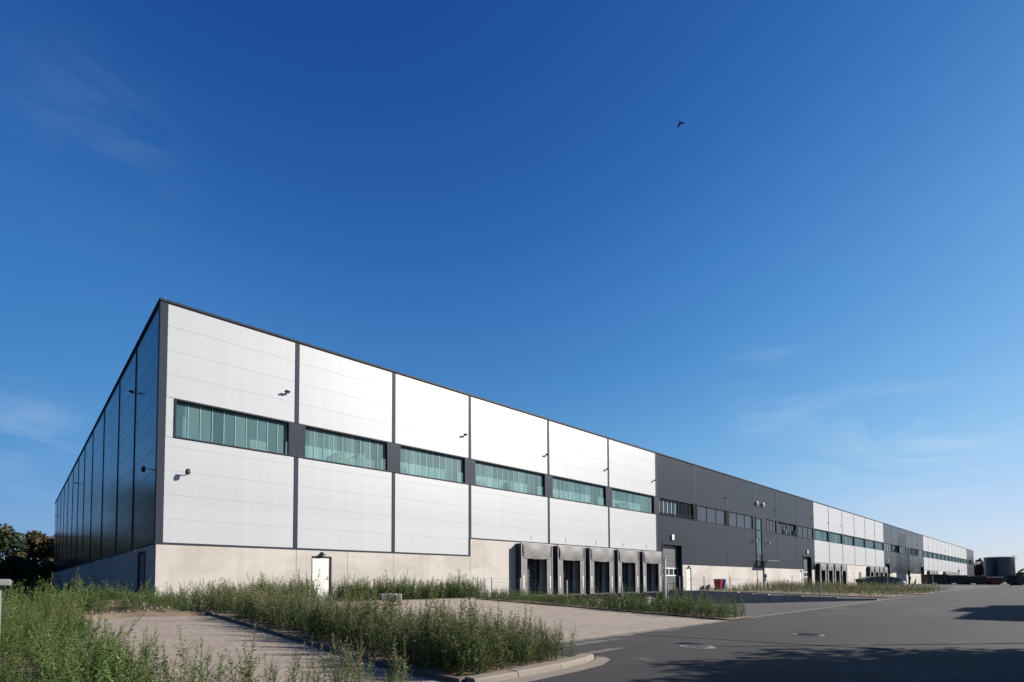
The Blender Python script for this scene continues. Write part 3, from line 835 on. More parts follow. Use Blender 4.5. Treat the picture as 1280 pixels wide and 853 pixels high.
# goods seen through the ribbed glass
goods = [(8.3, .9, .75, 'pale cartons behind the second window, left stack'), (9.05, .7, .55, 'pale cartons behind the second window, right stack'), (7.55, .55, .85, 'tall pale cartons at the middle of the second window'),
         (10.9, .55, .6, 'pale carton stack behind the third window near its left end'), (16.3, .7, .5, 'low pale carton stack behind the fourth window'), (18.9, .5, .75, 'tall pale carton stack behind the fourth window'),
         (23.1, .75, .5, 'pale carton stack behind the fifth window near its left end'), (26.9, .6, .4, 'low pale carton behind the fifth window near its right end'),
         (29.5, .8, .6, 'pale cartons at the left end of the sixth window'), (31.2, 1.6, .65, 'wide row of pale cartons behind the middle of the sixth window'), (3.7, .7, .55, 'pale carton stack behind the right part of the first window')]
for x, w, h, lab in goods:
    mb = MB(); n = max(1, int(w / .4)); p = w / n
    for q in range(n):
        hh = h * (1 - .18 * ((q * 7 + int(x)) % 3)); m_ = max(2, int(hh / .28))
        for r in range(m_): mb.box(x - w / 2 + q * p + .01, x - w / 2 + (q + 1) * p - .01, .4, .74, WB - .05 + r * hh / m_ + .005, WB - .05 + (r + 1) * hh / m_ - .005, .01)
    tag(mb.build('carton_stack', M_CREAM), lab, 'cartons', 'cartons seen through the windows')
MB().tube([(.95, .6, WB), (.95, .6, WT)], .07, 8).build('hall_column', M_WPAINT, WH)

# ------------------------------------------------------------------ retaining wall of the dock yard, fences
rw = thing('retaining_wall', 'stepped dark grey concrete retaining wall beside the loading yard ramp', 'retaining wall', (35.5, 0, 0))
ys = np.linspace(-.05, -15.3, 15)
for k in range(14):
    ya, yb = ys[k], ys[k + 1]
    ym = (ya + yb) / 2
    top = [.02, .02, -.04, -.06, -.06, -.08, -.2, -.22, -.30, -.32, -.36, -.40, -.43, -.46][k]
    MB().box(-.10, .12, yb + .008, ya - .008, -1.6, top, .012).build('wall_block', M_CONCD, rw)
    if k in (1, 3, 6, 9, 11, 13): MB().box(-.105, .125, yb + .0, ya, top + .001, top + .03, .006).build('coping', M_KERB, rw)
def fence(name, label, pts, h, mat=M_GALV, posts=None):
    t = thing(name, label, 'fence', pts[0])
    o = Vector(pts[0]); P = [Vector(p) - o for p in pts]
    for i, p in enumerate(P):
        MB().box(p.x - .022, p.x + .022, p.y - .03, p.y + .03, p.z - .25, p.z + h + .04).build('post', mat, t)
    for a, b in zip(P, P[1:]):
        mb = MB(); L = (b - a).length; n = int(L / .11)
        for z in np.arange(.06, h + .01, .2):
            mb.tube([a + Vector((0, 0, z)), b + Vector((0, 0, z))], .004, 4, False)
        for q in range(1, n):
            c = a.lerp(b, q / n)
            mb.tube([c + Vector((0, 0, .02)), c + Vector((0, 0, h))], .0028, 4, False)
        mb.build('mesh_panel', mat, t)
    return t
fence('wire_fence', 'low wire mesh fence with grey posts along the top of the retaining wall', [(35.52, -1.8, .05), (35.52, -3.9, -.04), (35.52, -5.96, -.05), (35.52, -8.02, -.2), (35.52, -10.07, -.32), (35.52, -12.1, -.42)], 1.05)
fence('wire_fence', 'low wire mesh fence in the weeds between paving and the loading docks', [(13.95, -.5, -.1), (15.2, -1.8, -.15), (15.62, -3.6, -.2), (15.64, -6.8, -.33), (15.64, -9.97, -.45), (15.64, -12.2, -.52)], 1.08)
t = thing('marker_pole', 'tall white pole standing in weeds at the end of the dock fence', 'pole', (15.72, -12.05, -.55))
MB().tube([(0, 0, -.2), (0, 0, 2.2)], .045, 10).build('pole', M_WPAINT, t)
MB().tube([(0, 0, 2.2), (0, 0, 2.23), (0, 0, 2.25)], [.05, .05, .02], 10).build('cap', M_GALV, t)
fence('wire_fence', 'distant grey wire fence beside the second loading yard', [(60.5, -2, -.2), (60.5, -7, -.25), (60.5, -11, -.33), (60.5, -14.6, -.38)], 1.5)

# wheelie bins
def bin_(label, x, y, mat):
    t = thing('wheelie_bin', label, 'bin', (x, y, g(x, y)), R(12), 'wheelie bins by the wall')
    b = MB(); 
    v0 = [(-.22, -.24, .1), (.22, -.24, .1), (.22, .24, .1), (-.22, .24, .1)]; v1 = [(-.29, -.33, .95), (.29, -.33, .95), (.29, .33, .95), (-.29, .33, .95)]
    b.v = v0 + v1; b.f = [(3, 2, 1, 0), (4, 5, 6, 7)] + [(k, (k + 1) % 4, 4 + (k + 1) % 4, 4 + k) for k in range(4)]
    b.box(-.31, .31, -.35, .35, .90, .955, .01)
    b.build('body', mat, t)
    l = MB(); prof = [(-.37, .96), (.36, .97), (.36, 1.0), (.2, 1.055), (-.2, 1.06), (-.37, 1.0)]
    l.prism(prof, -.31, .31, 'x'); l.build('lid', mat, t)
    for sx in (-1, 1): MB().tube([(sx * .24, .25, .1), (sx * .30, .25, .1)], .1, 12).build('wheel', M_BLACK, t)
    MB().tube([(-.22, .38, .98), (.22, .38, .98)], .018, 6).build('handle', mat, t)
bin_('red wheelie bin standing beside a blue one by the concrete wall', 43.9, -1.1, M_REDB)
bin_('blue wheelie bin standing right of a red one by the concrete wall', 44.9, -1.0, M_BLUEB)

# pallet with packs of paving stone
t = thing('pallet', 'worn wooden pallet lying on the tan block paving', 'pallet', (7.78, -3.5, g(7.78, -3.5) + .003), R(-35))
for q in range(5): MB().box(-.62, .62, -.42 + q * .18, -.42 + q * .18 + .12, .122, .145, .003).build('deck_board', M_WOOD, t)
for x in (-.56, -.07, .42):
    for y in (-.42, -.07, .30): MB().box(x, x + .14, y, y + .12, .022, .098, .003).build('block', M_WOOD, t)
    MB().box(x - .0, x + .14, -.42, .42, .099, .1215, .002).build('stringer_board', M_WOOD, t)
for y in (-.42, -.07, .30): MB().box(-.62, .62, y, y + .12, .0, .021, .002).build('bottom_board', M_WOOD, t)
def on_pallet(x, y, z):
    return Matrix.Translation((7.78, -3.5, g(7.78, -3.5) + .003)) @ Matrix.Rotation(R(-35), 4, 'Z') @ Vector((x, y, z))
for x, y, w, h, lab in ((-.12, .1, .26, .30, 'small pale grey pack of kerb stones on the pallet, left one'), (.22, .08, .30, .31, 'grey pack of kerb stones in the middle of the pallet'), (.50, -.12, .18, .29, 'narrow white topped pack at the right end of the pallet')):
    p = on_pallet(x, y, .147); s = thing('stone_pack', lab, 'stone pack', p, R(-35), 'packs of stone on the pallet')
    mb = MB()
    for q in range(3): mb.box(-w / 2 + q * w / 3 + .004, -w / 2 + (q + 1) * w / 3 - .004, -.2, .2, 0, h - .02 * (q % 2), .012)
    mb.build('stones', M_STACK, s)
    MB().box(-w / 2 - .006, w / 2 + .006, -.206, -.05, h * .55, h * .60).box(-w / 2 - .003, w / 2 + .003, -.19, .19, h + .001, h + .012).build('wrapping', M_WPAINT, s)

# grey cabinet at the left edge
cb = thing('utility_cabinet', 'grey utility cabinet with overhanging cap standing in the weeds', 'cabinet', (-4.56, -12.0, g(-4.6, -12)))
MB().box(-.52, .59, -.18, .2, -.1, 1.27, .015).build('body', M_CAB, cb)
MB().box(-.62, .70, -.27, .29, 1.275, 1.385, .02).build('cap', M_CAB, cb)
MB().box(-.48, .0, -.195, -.178, .15, 1.2, .004).box(.03, .5, -.195, -.178, .15, 1.2, .004).build('cabinet_door', M_CAB, cb)

# skip and leaning plank on the far yard
ANG = math.atan2(-.69, .725)
sk = thing('skip', 'dark green waste skip half hidden behind weeds on the far yard', 'skip', (89.2, -4.3, g(89, -4)), ANG)
MB().prism([(-2.4, .1), (2.3, .1), (2.7, 1.0), (2.7, 1.1), (-2.8, 1.1), (-2.8, 1.0)], -1.0, 1.0, 'y').build('tub', M_GREENB, sk)
MB().prism([(-2.7, 1.102), (2.6, 1.102), (2.2, 1.3), (1.2, 1.45), (-.4, 1.5), (-1.6, 1.42), (-2.4, 1.25)], -.9, .9, 'y').build('tarpaulin', M_GREENB, sk)
for x in (-2.4, 2.2): MB().tube([(x, -1.0, .6), (x, -1.12, .6)], .06, 8).build('lifting_lug', M_RUST, sk)
pk = MB().box(-1.5, 1.5, -.1, .1, -.03, .03, .004)
pk.xform(Matrix.Translation((89.3, -5.8, 1.75)) @ Matrix.Rotation(ANG, 4, 'Z') @ Matrix.Rotation(R(-40), 4, 'Y'))
tag(pk.build('plank', M_PLANK), 'long tan timber plank leaning out over the green skip', 'plank')
bg = MB().box(-.45, .45, -.4, .4, 0, .8, .15); bg.xform(Matrix.Translation((92.6, -6.6, g(92, -6))))
tag(bg.build('bulk_bag', M_WPAINT), 'white bulk bag standing right of the green skip', 'bag')

# dark roll-off containers and red one far down the yard
def container(label, x, y, L, h, mat, mat2=None):
    t = thing('container', label, 'container', (x, y, g(x, y)), R(-43.5), 'containers parked far down the yard')
    b = MB().box(-L / 2, L / 2, -1.15, 1.15, .25, h, .03)
    for q in range(int(L / .6)): b.box(-L / 2 + .2 + q * .6, -L / 2 + .3 + q * .6, -1.21, -1.152, .3, h - .1)
    b.build('body', mat, t)
    MB().box(-L / 2 - .02, L / 2 + .02, -1.2, -1.0, h + .002, h + .10, .01).box(-L / 2 - .02, L / 2 + .02, 1.0, 1.2, h + .002, h + .10, .01).build('top_rail', mat2 or mat, t)
    for x_ in (-L / 2 + .6, L / 2 - .6): MB().tube([(x_, -1.0, .16), (x_, 1.0, .16)], .16, 10).build('roller', M_RUST, t)
    return t
container('long dark brown steel container, leftmost and nearest the hall', 146.2, -3.1, 4.2, 2.1, M_RUST)
container('long dark brown steel container second from the hall', 149.4, -6.1, 4.2, 1.95, M_RUST)
container('long dark brown steel container third from the hall with reddish top rail', 152.5, -9.1, 4.3, 1.8, M_RUST, M_REDST)
container('short red steel container at the outer end of the row', 155.6, -12.1, 2.6, 1.6, M_REDST, M_WPAINT)
container('dark green container standing right of the red one before the round tank', 149.6, -16.2, 1.9, 2.0, M_GREENB)

# sprinkler tank far right
TK = (309.5, -3.5, -.5)
tk = thing('storage_tank', 'big dark blue cylindrical storage tank beyond the end of the hall', 'tank', TK)
c = MB().tube([(0, 0, 0), (0, 0, 10.9)], 5.1, 48, False); c.build('shell', M_TANK, tk, True)
MB().tube([(0, 0, 10.9), (0, 0, 11.15), (0, 0, 11.3)], [5.2, 5.2, 4.6], 48).build('roof_rim', M_GALV, tk)
MB().tube([(0, 0, 0), (0, 0, 3.2)], 5.3, 48, True).build('base_band', simple('tank_base', (.035, .05, .09), .45, .2), tk, True)
v = Vector((.725, -.689, 0))
for k in (0, 1):
    q = v * 5.45 + Vector((-.689, -.725, 0)) * (.6 + k * .8)
    MB().tube([(q.x, q.y, .5), (q.x, q.y, 11.9)], .14, 8).build('ladder_rail', M_WPAINT, tk)
q = v * 6.0
MB().tube([(q.x, q.y, 0), (q.x, q.y, 10.6)], .4, 10).build('riser_pipe', M_WPAINT, tk)
MB().box(q.x - 1.4, q.x + .9, q.y - 1.2, q.y + .8, 10.4, 10.6).box(q.x - 1.4, q.x + .9, q.y - 1.2, q.y - 1.1, 11.4, 11.5).box(q.x + .8, q.x + .9, q.y - 1.2, q.y + .8, 11.4, 11.5).tube([(q.x + .85, q.y - 1.15, 10.6), (q.x + .85, q.y - 1.15, 11.5)], .05, 6).build('top_platform', M_GALV, tk)

# manhole covers
for x, y, r, mt, lab in ((6.7, -18.05, .36, M_IRON, 'pale round manhole cover in the road nearest to the kerb'), (10.75, -18.95, .36, M_IROND, 'dark round manhole cover farther out in the road')):
    t = thing('manhole_cover', lab, 'manhole', (x, y, zroad(x) + .002), 0, 'manhole covers in the road')
    MB().tube([(0, 0, -.05), (0, 0, .006)], r, 28).build('frame', M_IRON, t)
    l = MB().tube([(0, 0, -.04), (0, 0, .012)], r * .78, 28)
    for q in range(-3, 4):
        w = math.sqrt(max(0, (r * .7) ** 2 - (q * .09) ** 2)); l.box(q * .09 - .015, q * .09 + .015, -w, w, .012, .018)
    l.build('lid', mt, t)

# street lamp whose shadow falls across the road (stands right of the picture)
sl = thing('street_lamp', 'slim grey street lamp on the far side of the road', 'street lamp', (14.4, -25.1, zroad(14)))
MB().tube([(0, 0, 0), (0, 0, 1), (0, 0, 5.4)], [.075, .06, .04], 10).build('pole', M_GALV, sl)
MB().tube([(0, 0, 5.38), (0, .35, 5.5), (0, .6, 5.5)], .03, 6).box(-.12, .12, .5, 1.0, 5.44, 5.54, .02).build('lamp_head', M_GALV, sl)

# building across the road (casts the stepped shadow on the asphalt)
bo = thing('flat_roofed_building', 'pale flat roofed building across the road', 'building', (0, 0, 0))
s_ = 11.5
xa, xb = 19.3 + 1.1 * s_, 31. + 1.1 * s_; yb = -20.8 - s_; zt = -.6 + .83 * s_
MB().box(xa, xb, yb - 11, yb, -1, zt).build('wall', M_RENDER, bo)
MB().box(25 + 1.1 * s_, 29 + 1.1 * s_, yb - 6, yb - .001, zt + .001, zt + .6).build('parapet', M_RENDER, bo)
MB().box(xa - .1, xb + .1, yb - 11.1, yb + .08, zt - .25, zt - .05).build('cornice', M_TRIM, bo)
for k in range(3):
    w = MB().box(xa + 1.5 + k * 3.6, xa + 3.3 + k * 3.6, yb + .002, yb + .06, 1.2, 2.8).build('window', M_FRAME, bo)
    MB().box(xa + 1.6 + k * 3.6, xa + 3.2 + k * 3.6, yb + .061, yb + .07, 1.3, 2.7).build('pane', M_LENS, w)
# unseen silo added to cast a shadow on the second dark grey section
si = thing('silo_tower', 'tall pale concrete silo tower far down across the road', 'silo', (161, -28.5, -.4))
MB().tube([(0, 0, 0), (0, 0, 30)], 3.3, 32).build('shaft', M_RENDER, si, True)
MB().box(-2.4, 2.4, -2.4, 2.4, 30.01, 32.6).build('head_house', M_TRIM, si)

# bird
bd = thing('bird', 'small dark bird gliding high in the blue sky', 'bird', (27.67, -6.8, 31.16))
rv = Vector((.725, -.689, 0)); uv = Vector((0, 0, 1)); fv = Vector((.689, .725, 0))
def sp(a, b, c=0): return tuple(rv * a + uv * b + fv * c)
MB().tube([sp(-.26, -.30), sp(-.17, -.17), sp(-.06, .0), sp(.02, .12), sp(.05, .18)], [.012, .045, .07, .05, .012], 8).build('body', M_BIRD, bd, True)
w = MB(); 
for d in (0, .02): w.v += [sp(-.06, .10, d), sp(.08, .19, d + .05), sp(.33, .17, d + .12), sp(.22, .11, d + .10), sp(.02, .03, d)]
w.f = [(0, 1, 2, 3, 4), (9, 8, 7, 6, 5)] + [(k, (k + 1) % 5, 5 + (k + 1) % 5, 5 + k) for k in range(5)]
w.build('wing', M_BIRD, bd)
w = MB()
for d in (0, .02): w.v += [sp(-.08, .10, d - .05), sp(-.16, .13, d - .12), sp(-.24, .12, d - .3), sp(-.12, .0, d - .1)]
w.f = [(0, 1, 2, 3), (7, 6, 5, 4)] + [(k, (k + 1) % 4, 4 + (k + 1) % 4, 4 + k) for k in range(4)]
w.build('wing', M_BIRD, bd)

# ------------------------------------------------------------------ WEEDS
def weed_template(seed, lod=0):
    """one tall weed of height 1: stem, side shoots with narrow leaves, seed plume"""
    r = np.random.default_rng(seed); V = []; F = []; T = []
    def q(a, b, c, d, t):
        i = len(V); V.extend([a, b, c, d]); F.append((i, i + 1, i + 2, i + 3)); T.append(t)
    bend = r.normal(0, .05, 2); 
    def axis(t): return np.array([bend[0] * t * t, bend[1] * t * t, t])
    def strip(p0, p1, w, t):
        d = p1 - p0; s = np.cross(d, r.normal(0, 1, 3)); s = s / (np.linalg.norm(s) + 1e-9) * w
        q(p0 - s, p0 + s, p1 + s * .5, p1 - s * .5, t)
    def leaf(p, d, L, W, t):
        d = d / np.linalg.norm(d); s = np.cross(d, np.array([0, 0, 1.])); s = s / (np.linalg.norm(s) + 1e-9)
        n = np.cross(s, d); droop = -.25 * L
        a = p; c = p + d * L + np.array([0, 0, droop]); m = p + d * L * .45
        roll = r.normal(0, .5); s2 = s * math.cos(roll) + n * math.sin(roll)
        q(a, m + s2 * W, c, m - s2 * W, t)
    k = 5
    for i in range(k): 
        p0, p1 = axis(i / k * .95), axis((i + 1) / k * .95)
        w = .007 * (1 - .7 * i / k); s1 = np.array([w, 0, 0]); s2 = np.array([0, w, 0])
        q(p0 - s1, p0 + s1, p1 + s1 * .8, p1 - s1 * .8, .75); q(p0 - s2, p0 + s2, p1 + s2 * .8, p1 - s2 * .8, .75)
    ls = [1.04, 1.55, 2.5][lod]; nleaf = [42, 20, 9][lod]; nb = [13, 9, 6][lod]; bl = [8, 4, 2][lod]; npl = [64, 26, 8][lod]
    for i in range(nleaf):
        t = r.uniform(.05, .72); az = r.uniform(0, 2 * math.pi); el = r.uniform(.1, .8)
        d = np.array([math.cos(az) * math.cos(el), math.sin(az) * math.cos(el), math.sin(el)])
        leaf(axis(t), d, r.uniform(.05, .10) * (1.1 - .5 * t) * ls ** .7, r.uniform(.008, .015) * ls, np.clip(r.normal(.35, .18), 0, 1))
    for i in range(nb):
        t = r.uniform(.12, .78); az = r.uniform(0, 2 * math.pi); L = (.10 + .30 * (1 - t)) * r.uniform(.7, 1.15); el = r.uniform(.7, 1.15)
        d = np.array([math.cos(az) * math.cos(el), math.sin(az) * math.cos(el), math.sin(el)])
        p0 = axis(t); p1 = p0 + d * L
        if lod < 2: strip(p0, p1, .003, .7)
        top = t > .5
        for j in range(bl):
            u = (j + .6) / bl; a2 = r.uniform(0, 2 * math.pi)
            d2 = d * .6 + np.array([math.cos(a2), math.sin(a2), r.uniform(-.1, .5)]) * .7
            if top and u > .4: leaf(p0 + d * L * u, d2, r.uniform(.018, .034) * ls, r.uniform(.006, .010) * ls, np.clip(r.normal(.82, .12), 0, 1))
            else: leaf(p0 + d * L * u, d2, r.uniform(.035, .065) * ls ** .8, r.uniform(.006, .012) * ls, np.clip(r.normal(.42, .2), 0, 1))
    for i in range(npl):
        t = r.uniform(.64, 1.0); az = r.uniform(0, 2 * math.pi); L = (.012 + .07 * (1 - t) / .3)
        d = np.array([math.cos(az), math.sin(az), r.uniform(.8, 1.8)])
        d /= np.linalg.norm(d); p0 = axis(t); 
        leaf(p0 + d * L * r.uniform(0, 1), d, r.uniform(.016, .030) * ls, r.uniform(.005, .009) * ls, np.clip(r.normal(.88, .10), 0, 1))
    return np.array(V), np.array(F), np.array(T)
TPL = [[weed_template(100 * l + k, l) for k in range(8 if l == 0 else 6)] for l in range(3)]
def weeds(name, pts, heights, lod, mat, label, cat='weeds', tint=0., spread=1., lean=.12):
    V = []; F = []; T = []; off = 0
    for (x, y, z), h in zip(pts, heights):
        u_ = rng.random(); h *= .62 + .55 * u_ + (.18 if u_ > .93 else 0)
        dead = .45 if rng.random() < .07 else 0.
        v, f, t = TPL[lod][rng.integers(len(TPL[lod]))]
        a = rng.uniform(0, 2 * math.pi); c, s = math.cos(a), math.sin(a)
        wv = v * np.array([h * spread, h * spread, h])
        w = np.empty_like(wv); w[:, 0] = c * wv[:, 0] - s * wv[:, 1]; w[:, 1] = s * wv[:, 0] + c * wv[:, 1]; w[:, 2] = wv[:, 2]
        lx, ly = rng.normal(0, lean, 2); w[:, 0] += lx * w[:, 2]; w[:, 1] += ly * w[:, 2]
        w += np.array([x, y, z - .03])
        V.append(w); F.append(f + off); T.append(np.clip(t + tint + dead + rng.normal(0, .13), 0, 1)); off += len(v)
    o = big_mesh(name, np.concatenate(V), np.concatenate(F), np.concatenate(T), mat)
    return tag(o, label, cat, kind='stuff')
def scatter(n, x0, x1, y0, y1, h, keep=None, clump=.0):
    P = []; tries = 0
    while len(P) < n and tries < n * 30:
        tries += 1
        x, y = rng.uniform(x0, x1), rng.uniform(y0, y1)
        if keep and not keep(x, y): continue
        P.append((x, y, h(x, y)))
    return P
def vn(x, y, s, seed=0):                      # cheap smooth noise for clumping
    return .5 + .25 * math.sin(x * s * 1.7 + seed) * math.cos(y * s * 1.3 + seed * 2) + .25 * math.sin((x + y) * s * .9 + seed * 3)
# bed between the two paved areas
P = scatter(800, .86, 3.3, -17.55, -8.5, g) + scatter(170, .86, 3.9, -17.3, -15.8, g, lambda x, y: x < 3.3 or rng.random() < .3)
H = [(.72 + .36 * rng.random() + .12 * vn(x, y, 1.1)) * (.72 if x > 2.3 else .9 if x > 1.8 else 1.) for x, y, z in P]
weeds('weeds', P, H, 0, M_WEED, 'tall grey green weeds filling the kerbed bed between the two paved areas')
P = scatter(640, .86, 3.2, -8.5, -.3, g, lambda x, y: vn(x, y, 1.4, 8) > .3); H = [(.66 + .36 * rng.random() + .1 * vn(x, y, 1.2, 1)) * (.74 if x > 2.2 else .95) for x, y, z in P]
weeds('weeds', P, H, 1, M_WEED, 'tall weeds in the back half of the kerbed bed, reaching to the hall')
# along the front of the hall
P = scatter(190, 3.3, 5.75, -1.35, -.15, g) + scatter(20, 5.75, 6.9, -1.1, -.3, g) + scatter(560, 7.0, 15.3, -1.5, -.15, g, lambda x, y: y > -1.5 + .5 * vn(x, y, 2))
H = [(.3 if 5.75 < x < 6.9 else .78) + .42 * rng.random() * vn(x, y, 1.8, 4) + .15 * rng.random() for x, y, z in P]
weeds('weeds', P, H, 1, M_WEEDG, 'fresh green weeds along the foot of the concrete plinth around the white door')
# strip by the docks
P = scatter(1300, 13.95, 15.75, -15.4, -1.2, lambda x, y: g(x, y) + .02)
H = [(.27 + .26 * rng.random() + .14 * vn(x, y, 1.4, 2)) * (1.4 if y < -10 else 1) for x, y, z in P]
weeds('weeds', P, H, 1, M_WEEDG, 'low green weeds in the strip between paving and loading yard', tint=.05)
# left: in front of the side wall and around the paving
def k1(x, y):
    if -5.4 < x < -3.9 and -12.5 < y < -11.7: return False
    return not (x > -2.45 and y < -3.7) and not (abs(x + 4.6) < .7 and abs(y + 12) < .35)
P = scatter(860, -8.5, .75, -5.2, -.3, mound, lambda x, y: k1(x, y) and vn(x, y, 1.0, 3) > .28 and not (-1.9 < x < -.2 and y < -1.2 and rng.random() < .45))
H = [(.55 if x > -1.9 else .72) * (.65 + .6 * rng.random()) for x, y, z in P]
weeds('weeds', P, H, 1, M_WEEDG, 'bushy green weeds on the soil in front of the shaded side wall')
P = scatter(900, -9., -.25, 0., 14., lambda x, y: -.16, lambda x, y: vn(x, y, .8, 5) > .25)
H = [(.6 + .5 * rng.random()) * (.75 if x > -1.2 else 1) for x, y, z in P]
weeds('weeds', P, H, 2, M_WEEDG, 'green weeds growing along the shaded side wall')
P = scatter(1400, -8.0, -2.6, -12.2, -5., g, lambda x, y: k1(x, y) and (vn(x, y, 1.3, 7) > .30 or x < -3.6))
H = [(.48 + .34 * rng.random()) * (1.0 if x > -3.4 else .9) for x, y, z in P]
weeds('weeds', P, H, 0, M_WEEDG, 'dense green weeds left of the paved area around the cabinet', tint=.02)
P = scatter(1080, -7.5, -2.45, -18.6, -12.2, g, lambda x, y: k1(x, y) and not (x > -3.6 and y < -18.0) and (vn(x, y, 1.6, 9) > .30 or x < -3.2))
H = [(.56 + .34 * rng.random()) * (.5 if x < -3.6 and y > -14.5 else .58 if x < -3.5 else 1) for x, y, z in P]
weeds('weeds', P, H, 0, M_WEEDG, 'dense dark green weeds in the near left corner with drooping plumes', tint=-.03, lean=.2)
P = scatter(84, -2.35, -.3, -18.4, -15.9, g, lambda x, y: (x < -.9 or y < -16.4) and vn(x, y, 2.2, 6) > .4)
H = [.34 + .45 * rng.random() for x, y, z in P]
weeds('weeds', P, H, 0, M_WEED, 'loose weeds with brownish plumes in the near bed below the paved area', tint=.12)
rk = MB(); rr_ = np.random.default_rng(8)
for q in range(170):
    x, y = rr_.uniform(-2.2, .6), rr_.uniform(-4.1, -.5); r_ = rr_.uniform(.02, .075); z = mound(x, y)
    ang = rr_.uniform(0, 3.14); c_, s_ = math.cos(ang), math.sin(ang); i_ = len(rk.v)
    for (a_, b_, c3) in ((-1, -.8, -.4), (1, -.9, -.4), (.8, 1, -.4), (-.9, .8, -.4), (-.6, -.5, .7), (.7, -.4, .5), (.5, .6, .8), (-.5, .6, .6)):
        rk.v.append((x + r_ * (a_ * c_ - b_ * s_), y + r_ * (a_ * s_ + b_ * c_), z + r_ * c3))
    rk.f += [(i_ + 4, i_ + 5, i_ + 6, i_ + 7)] + [(i_ + k, i_ + (k + 1) % 4, i_ + 4 + (k + 1) % 4, i_ + 4 + k) for k in range(4)]
tag(rk.build('rubble', M_KERB), 'scattered stones and rubble on the soil bank at the building corner', 'rubble', kind='stuff')
# low ground cover under the weeds
P = scatter(1900, -8.5, -2.5, -18.5, -5., g, k1) + scatter(500, -9, .5, -5, -.3, mound, lambda x, y: not (x > -2.4 and y < -4.2)) + scatter(420, -2.4, .7, -4.2, -.3, mound)
weeds('ground_weeds', P, [.2 + .2 * rng.random() for _ in P], 1, M_WEEDG, 'short weeds and grass covering the soil under the taller weeds', tint=.02, spread=2.0)
# beds on the far apron
P = scatter(760, 39.6, 47.2, -15.1, -1., g); H = [.28 + .28 * rng.random() for _ in P]
weeds('weeds', P, H, 2, M_WEEDG, 'low pale green shrubs and weeds in the first bed on the apron', tint=.1, spread=1.5)
P = scatter(950, 49.2, 57.8, -15.4, -1., g); H = [.6 + .4 * rng.random() for _ in P]
weeds('weeds', P, H, 2, M_WEEDY, 'tall yellow green weeds in the second bed on the apron', spread=1.4)
P = scatter(420, 60.5, 70, -15.0, -2., g); H = [.4 + .4 * rng.random() for _ in P]
weeds('weeds', P, H, 2, M_WEEDG, 'dark weeds in the farthest bed beside the distant fence', spread=1.6)
P = scatter(160, 45.5, 70.0, -1.3, -.3, g); H = [.5 + .5 * rng.random() for _ in P]
weeds('weeds', P, H, 2, M_WEED, 'sparse tall weeds along the plinth of the dark grey section', spread=1.3)

# ------------------------------------------------------------------ TREES
def leaf_cloud(centres, radii, n, size, rs):
    C_ = np.array(centres); Rr = np.array(radii); k = rs.choice(len(C_), n, p=(Rr ** 2) / (Rr ** 2).sum())
    d = rs.normal(0, 1, (n, 3)); d /= np.linalg.norm(d, axis=1)[:, None]
    rad = Rr[k] * rs.uniform(.25, 1.08, n) ** .6
    p = C_[k] + d * rad[:, None] * np.array([1, 1, .8])
    nrm = d + rs.normal(0, .7, (n, 3)); nrm /= np.linalg.norm(nrm, axis=1)[:, None]
    a = np.cross(nrm, rs.normal(0, 1, (n, 3))); a /= np.linalg.norm(a, axis=1)[:, None]; b = np.cross(nrm, a)
    s = size * rs.uniform(.5, 1.3, n)[:, None]; e = rs.uniform(.45, .9, n)[:, None]
    V = np.stack([p - a * s, p + b * s * e, p + a * s, p - b * s * e], 1).reshape(-1, 3)
    F = np.arange(n * 4).reshape(n, 4)
    tint = np.clip(.45 + rs.normal(0, .2, n) + .18 * rs.normal(0, 1, len(C_))[k], 0, 1)
    return V, F, tint
def tree(label, x, y, z, h, w, mat=M_TREE, n=4200, leaf=.22, seed=0, group='trees', low=.25):
    rs = np.random.default_rng(seed); t = thing('tree', label, 'tree', (x, y, z), 0, group)
    cs = []; rr = []; tk = MB()
    tk.tube([(0, 0, -.3), (.05, .03, h * .25), (-.04, .06, h * .55), (.05, 0, h * .8)], [.045 * h * .6, .036 * h * .6, .022 * h * .6, .008 * h], 8)
    nb = 16
    for i in range(nb):
        a = i * 2.4 + rs.uniform(-.4, .4); u = low + (1 - low) * (i + .5) / nb
        prof = math.sin(math.pi * min(1, (u - low) / (1 - low) * .82 + .16)) ** .7
        rad = w * .5 * prof * rs.uniform(.45, 1.0)
        c = (math.cos(a) * rad, math.sin(a) * rad, h * u * rs.uniform(.92, 1.0))
        cs.append(c); rr.append(w * rs.uniform(.13, .24))
        b0 = (0, 0, max(.12 * h, c[2] - rad * .9 - .1 * h))
        tk.tube([b0, tuple(.5 * (p + q) + (0.04 * h if k == 2 else 0) for k, (p, q) in enumerate(zip(b0, c))), c], [.014 * h, .009 * h, .003 * h], 5)
    cs.append((0, 0, h * .88)); rr.append(w * .17)
    V, F, T = leaf_cloud(cs, rr, n, leaf, rs)
    tk.build('trunk', M_BARK, t, True)
    big_mesh('crown', V, F, T, mat, t)
    return t
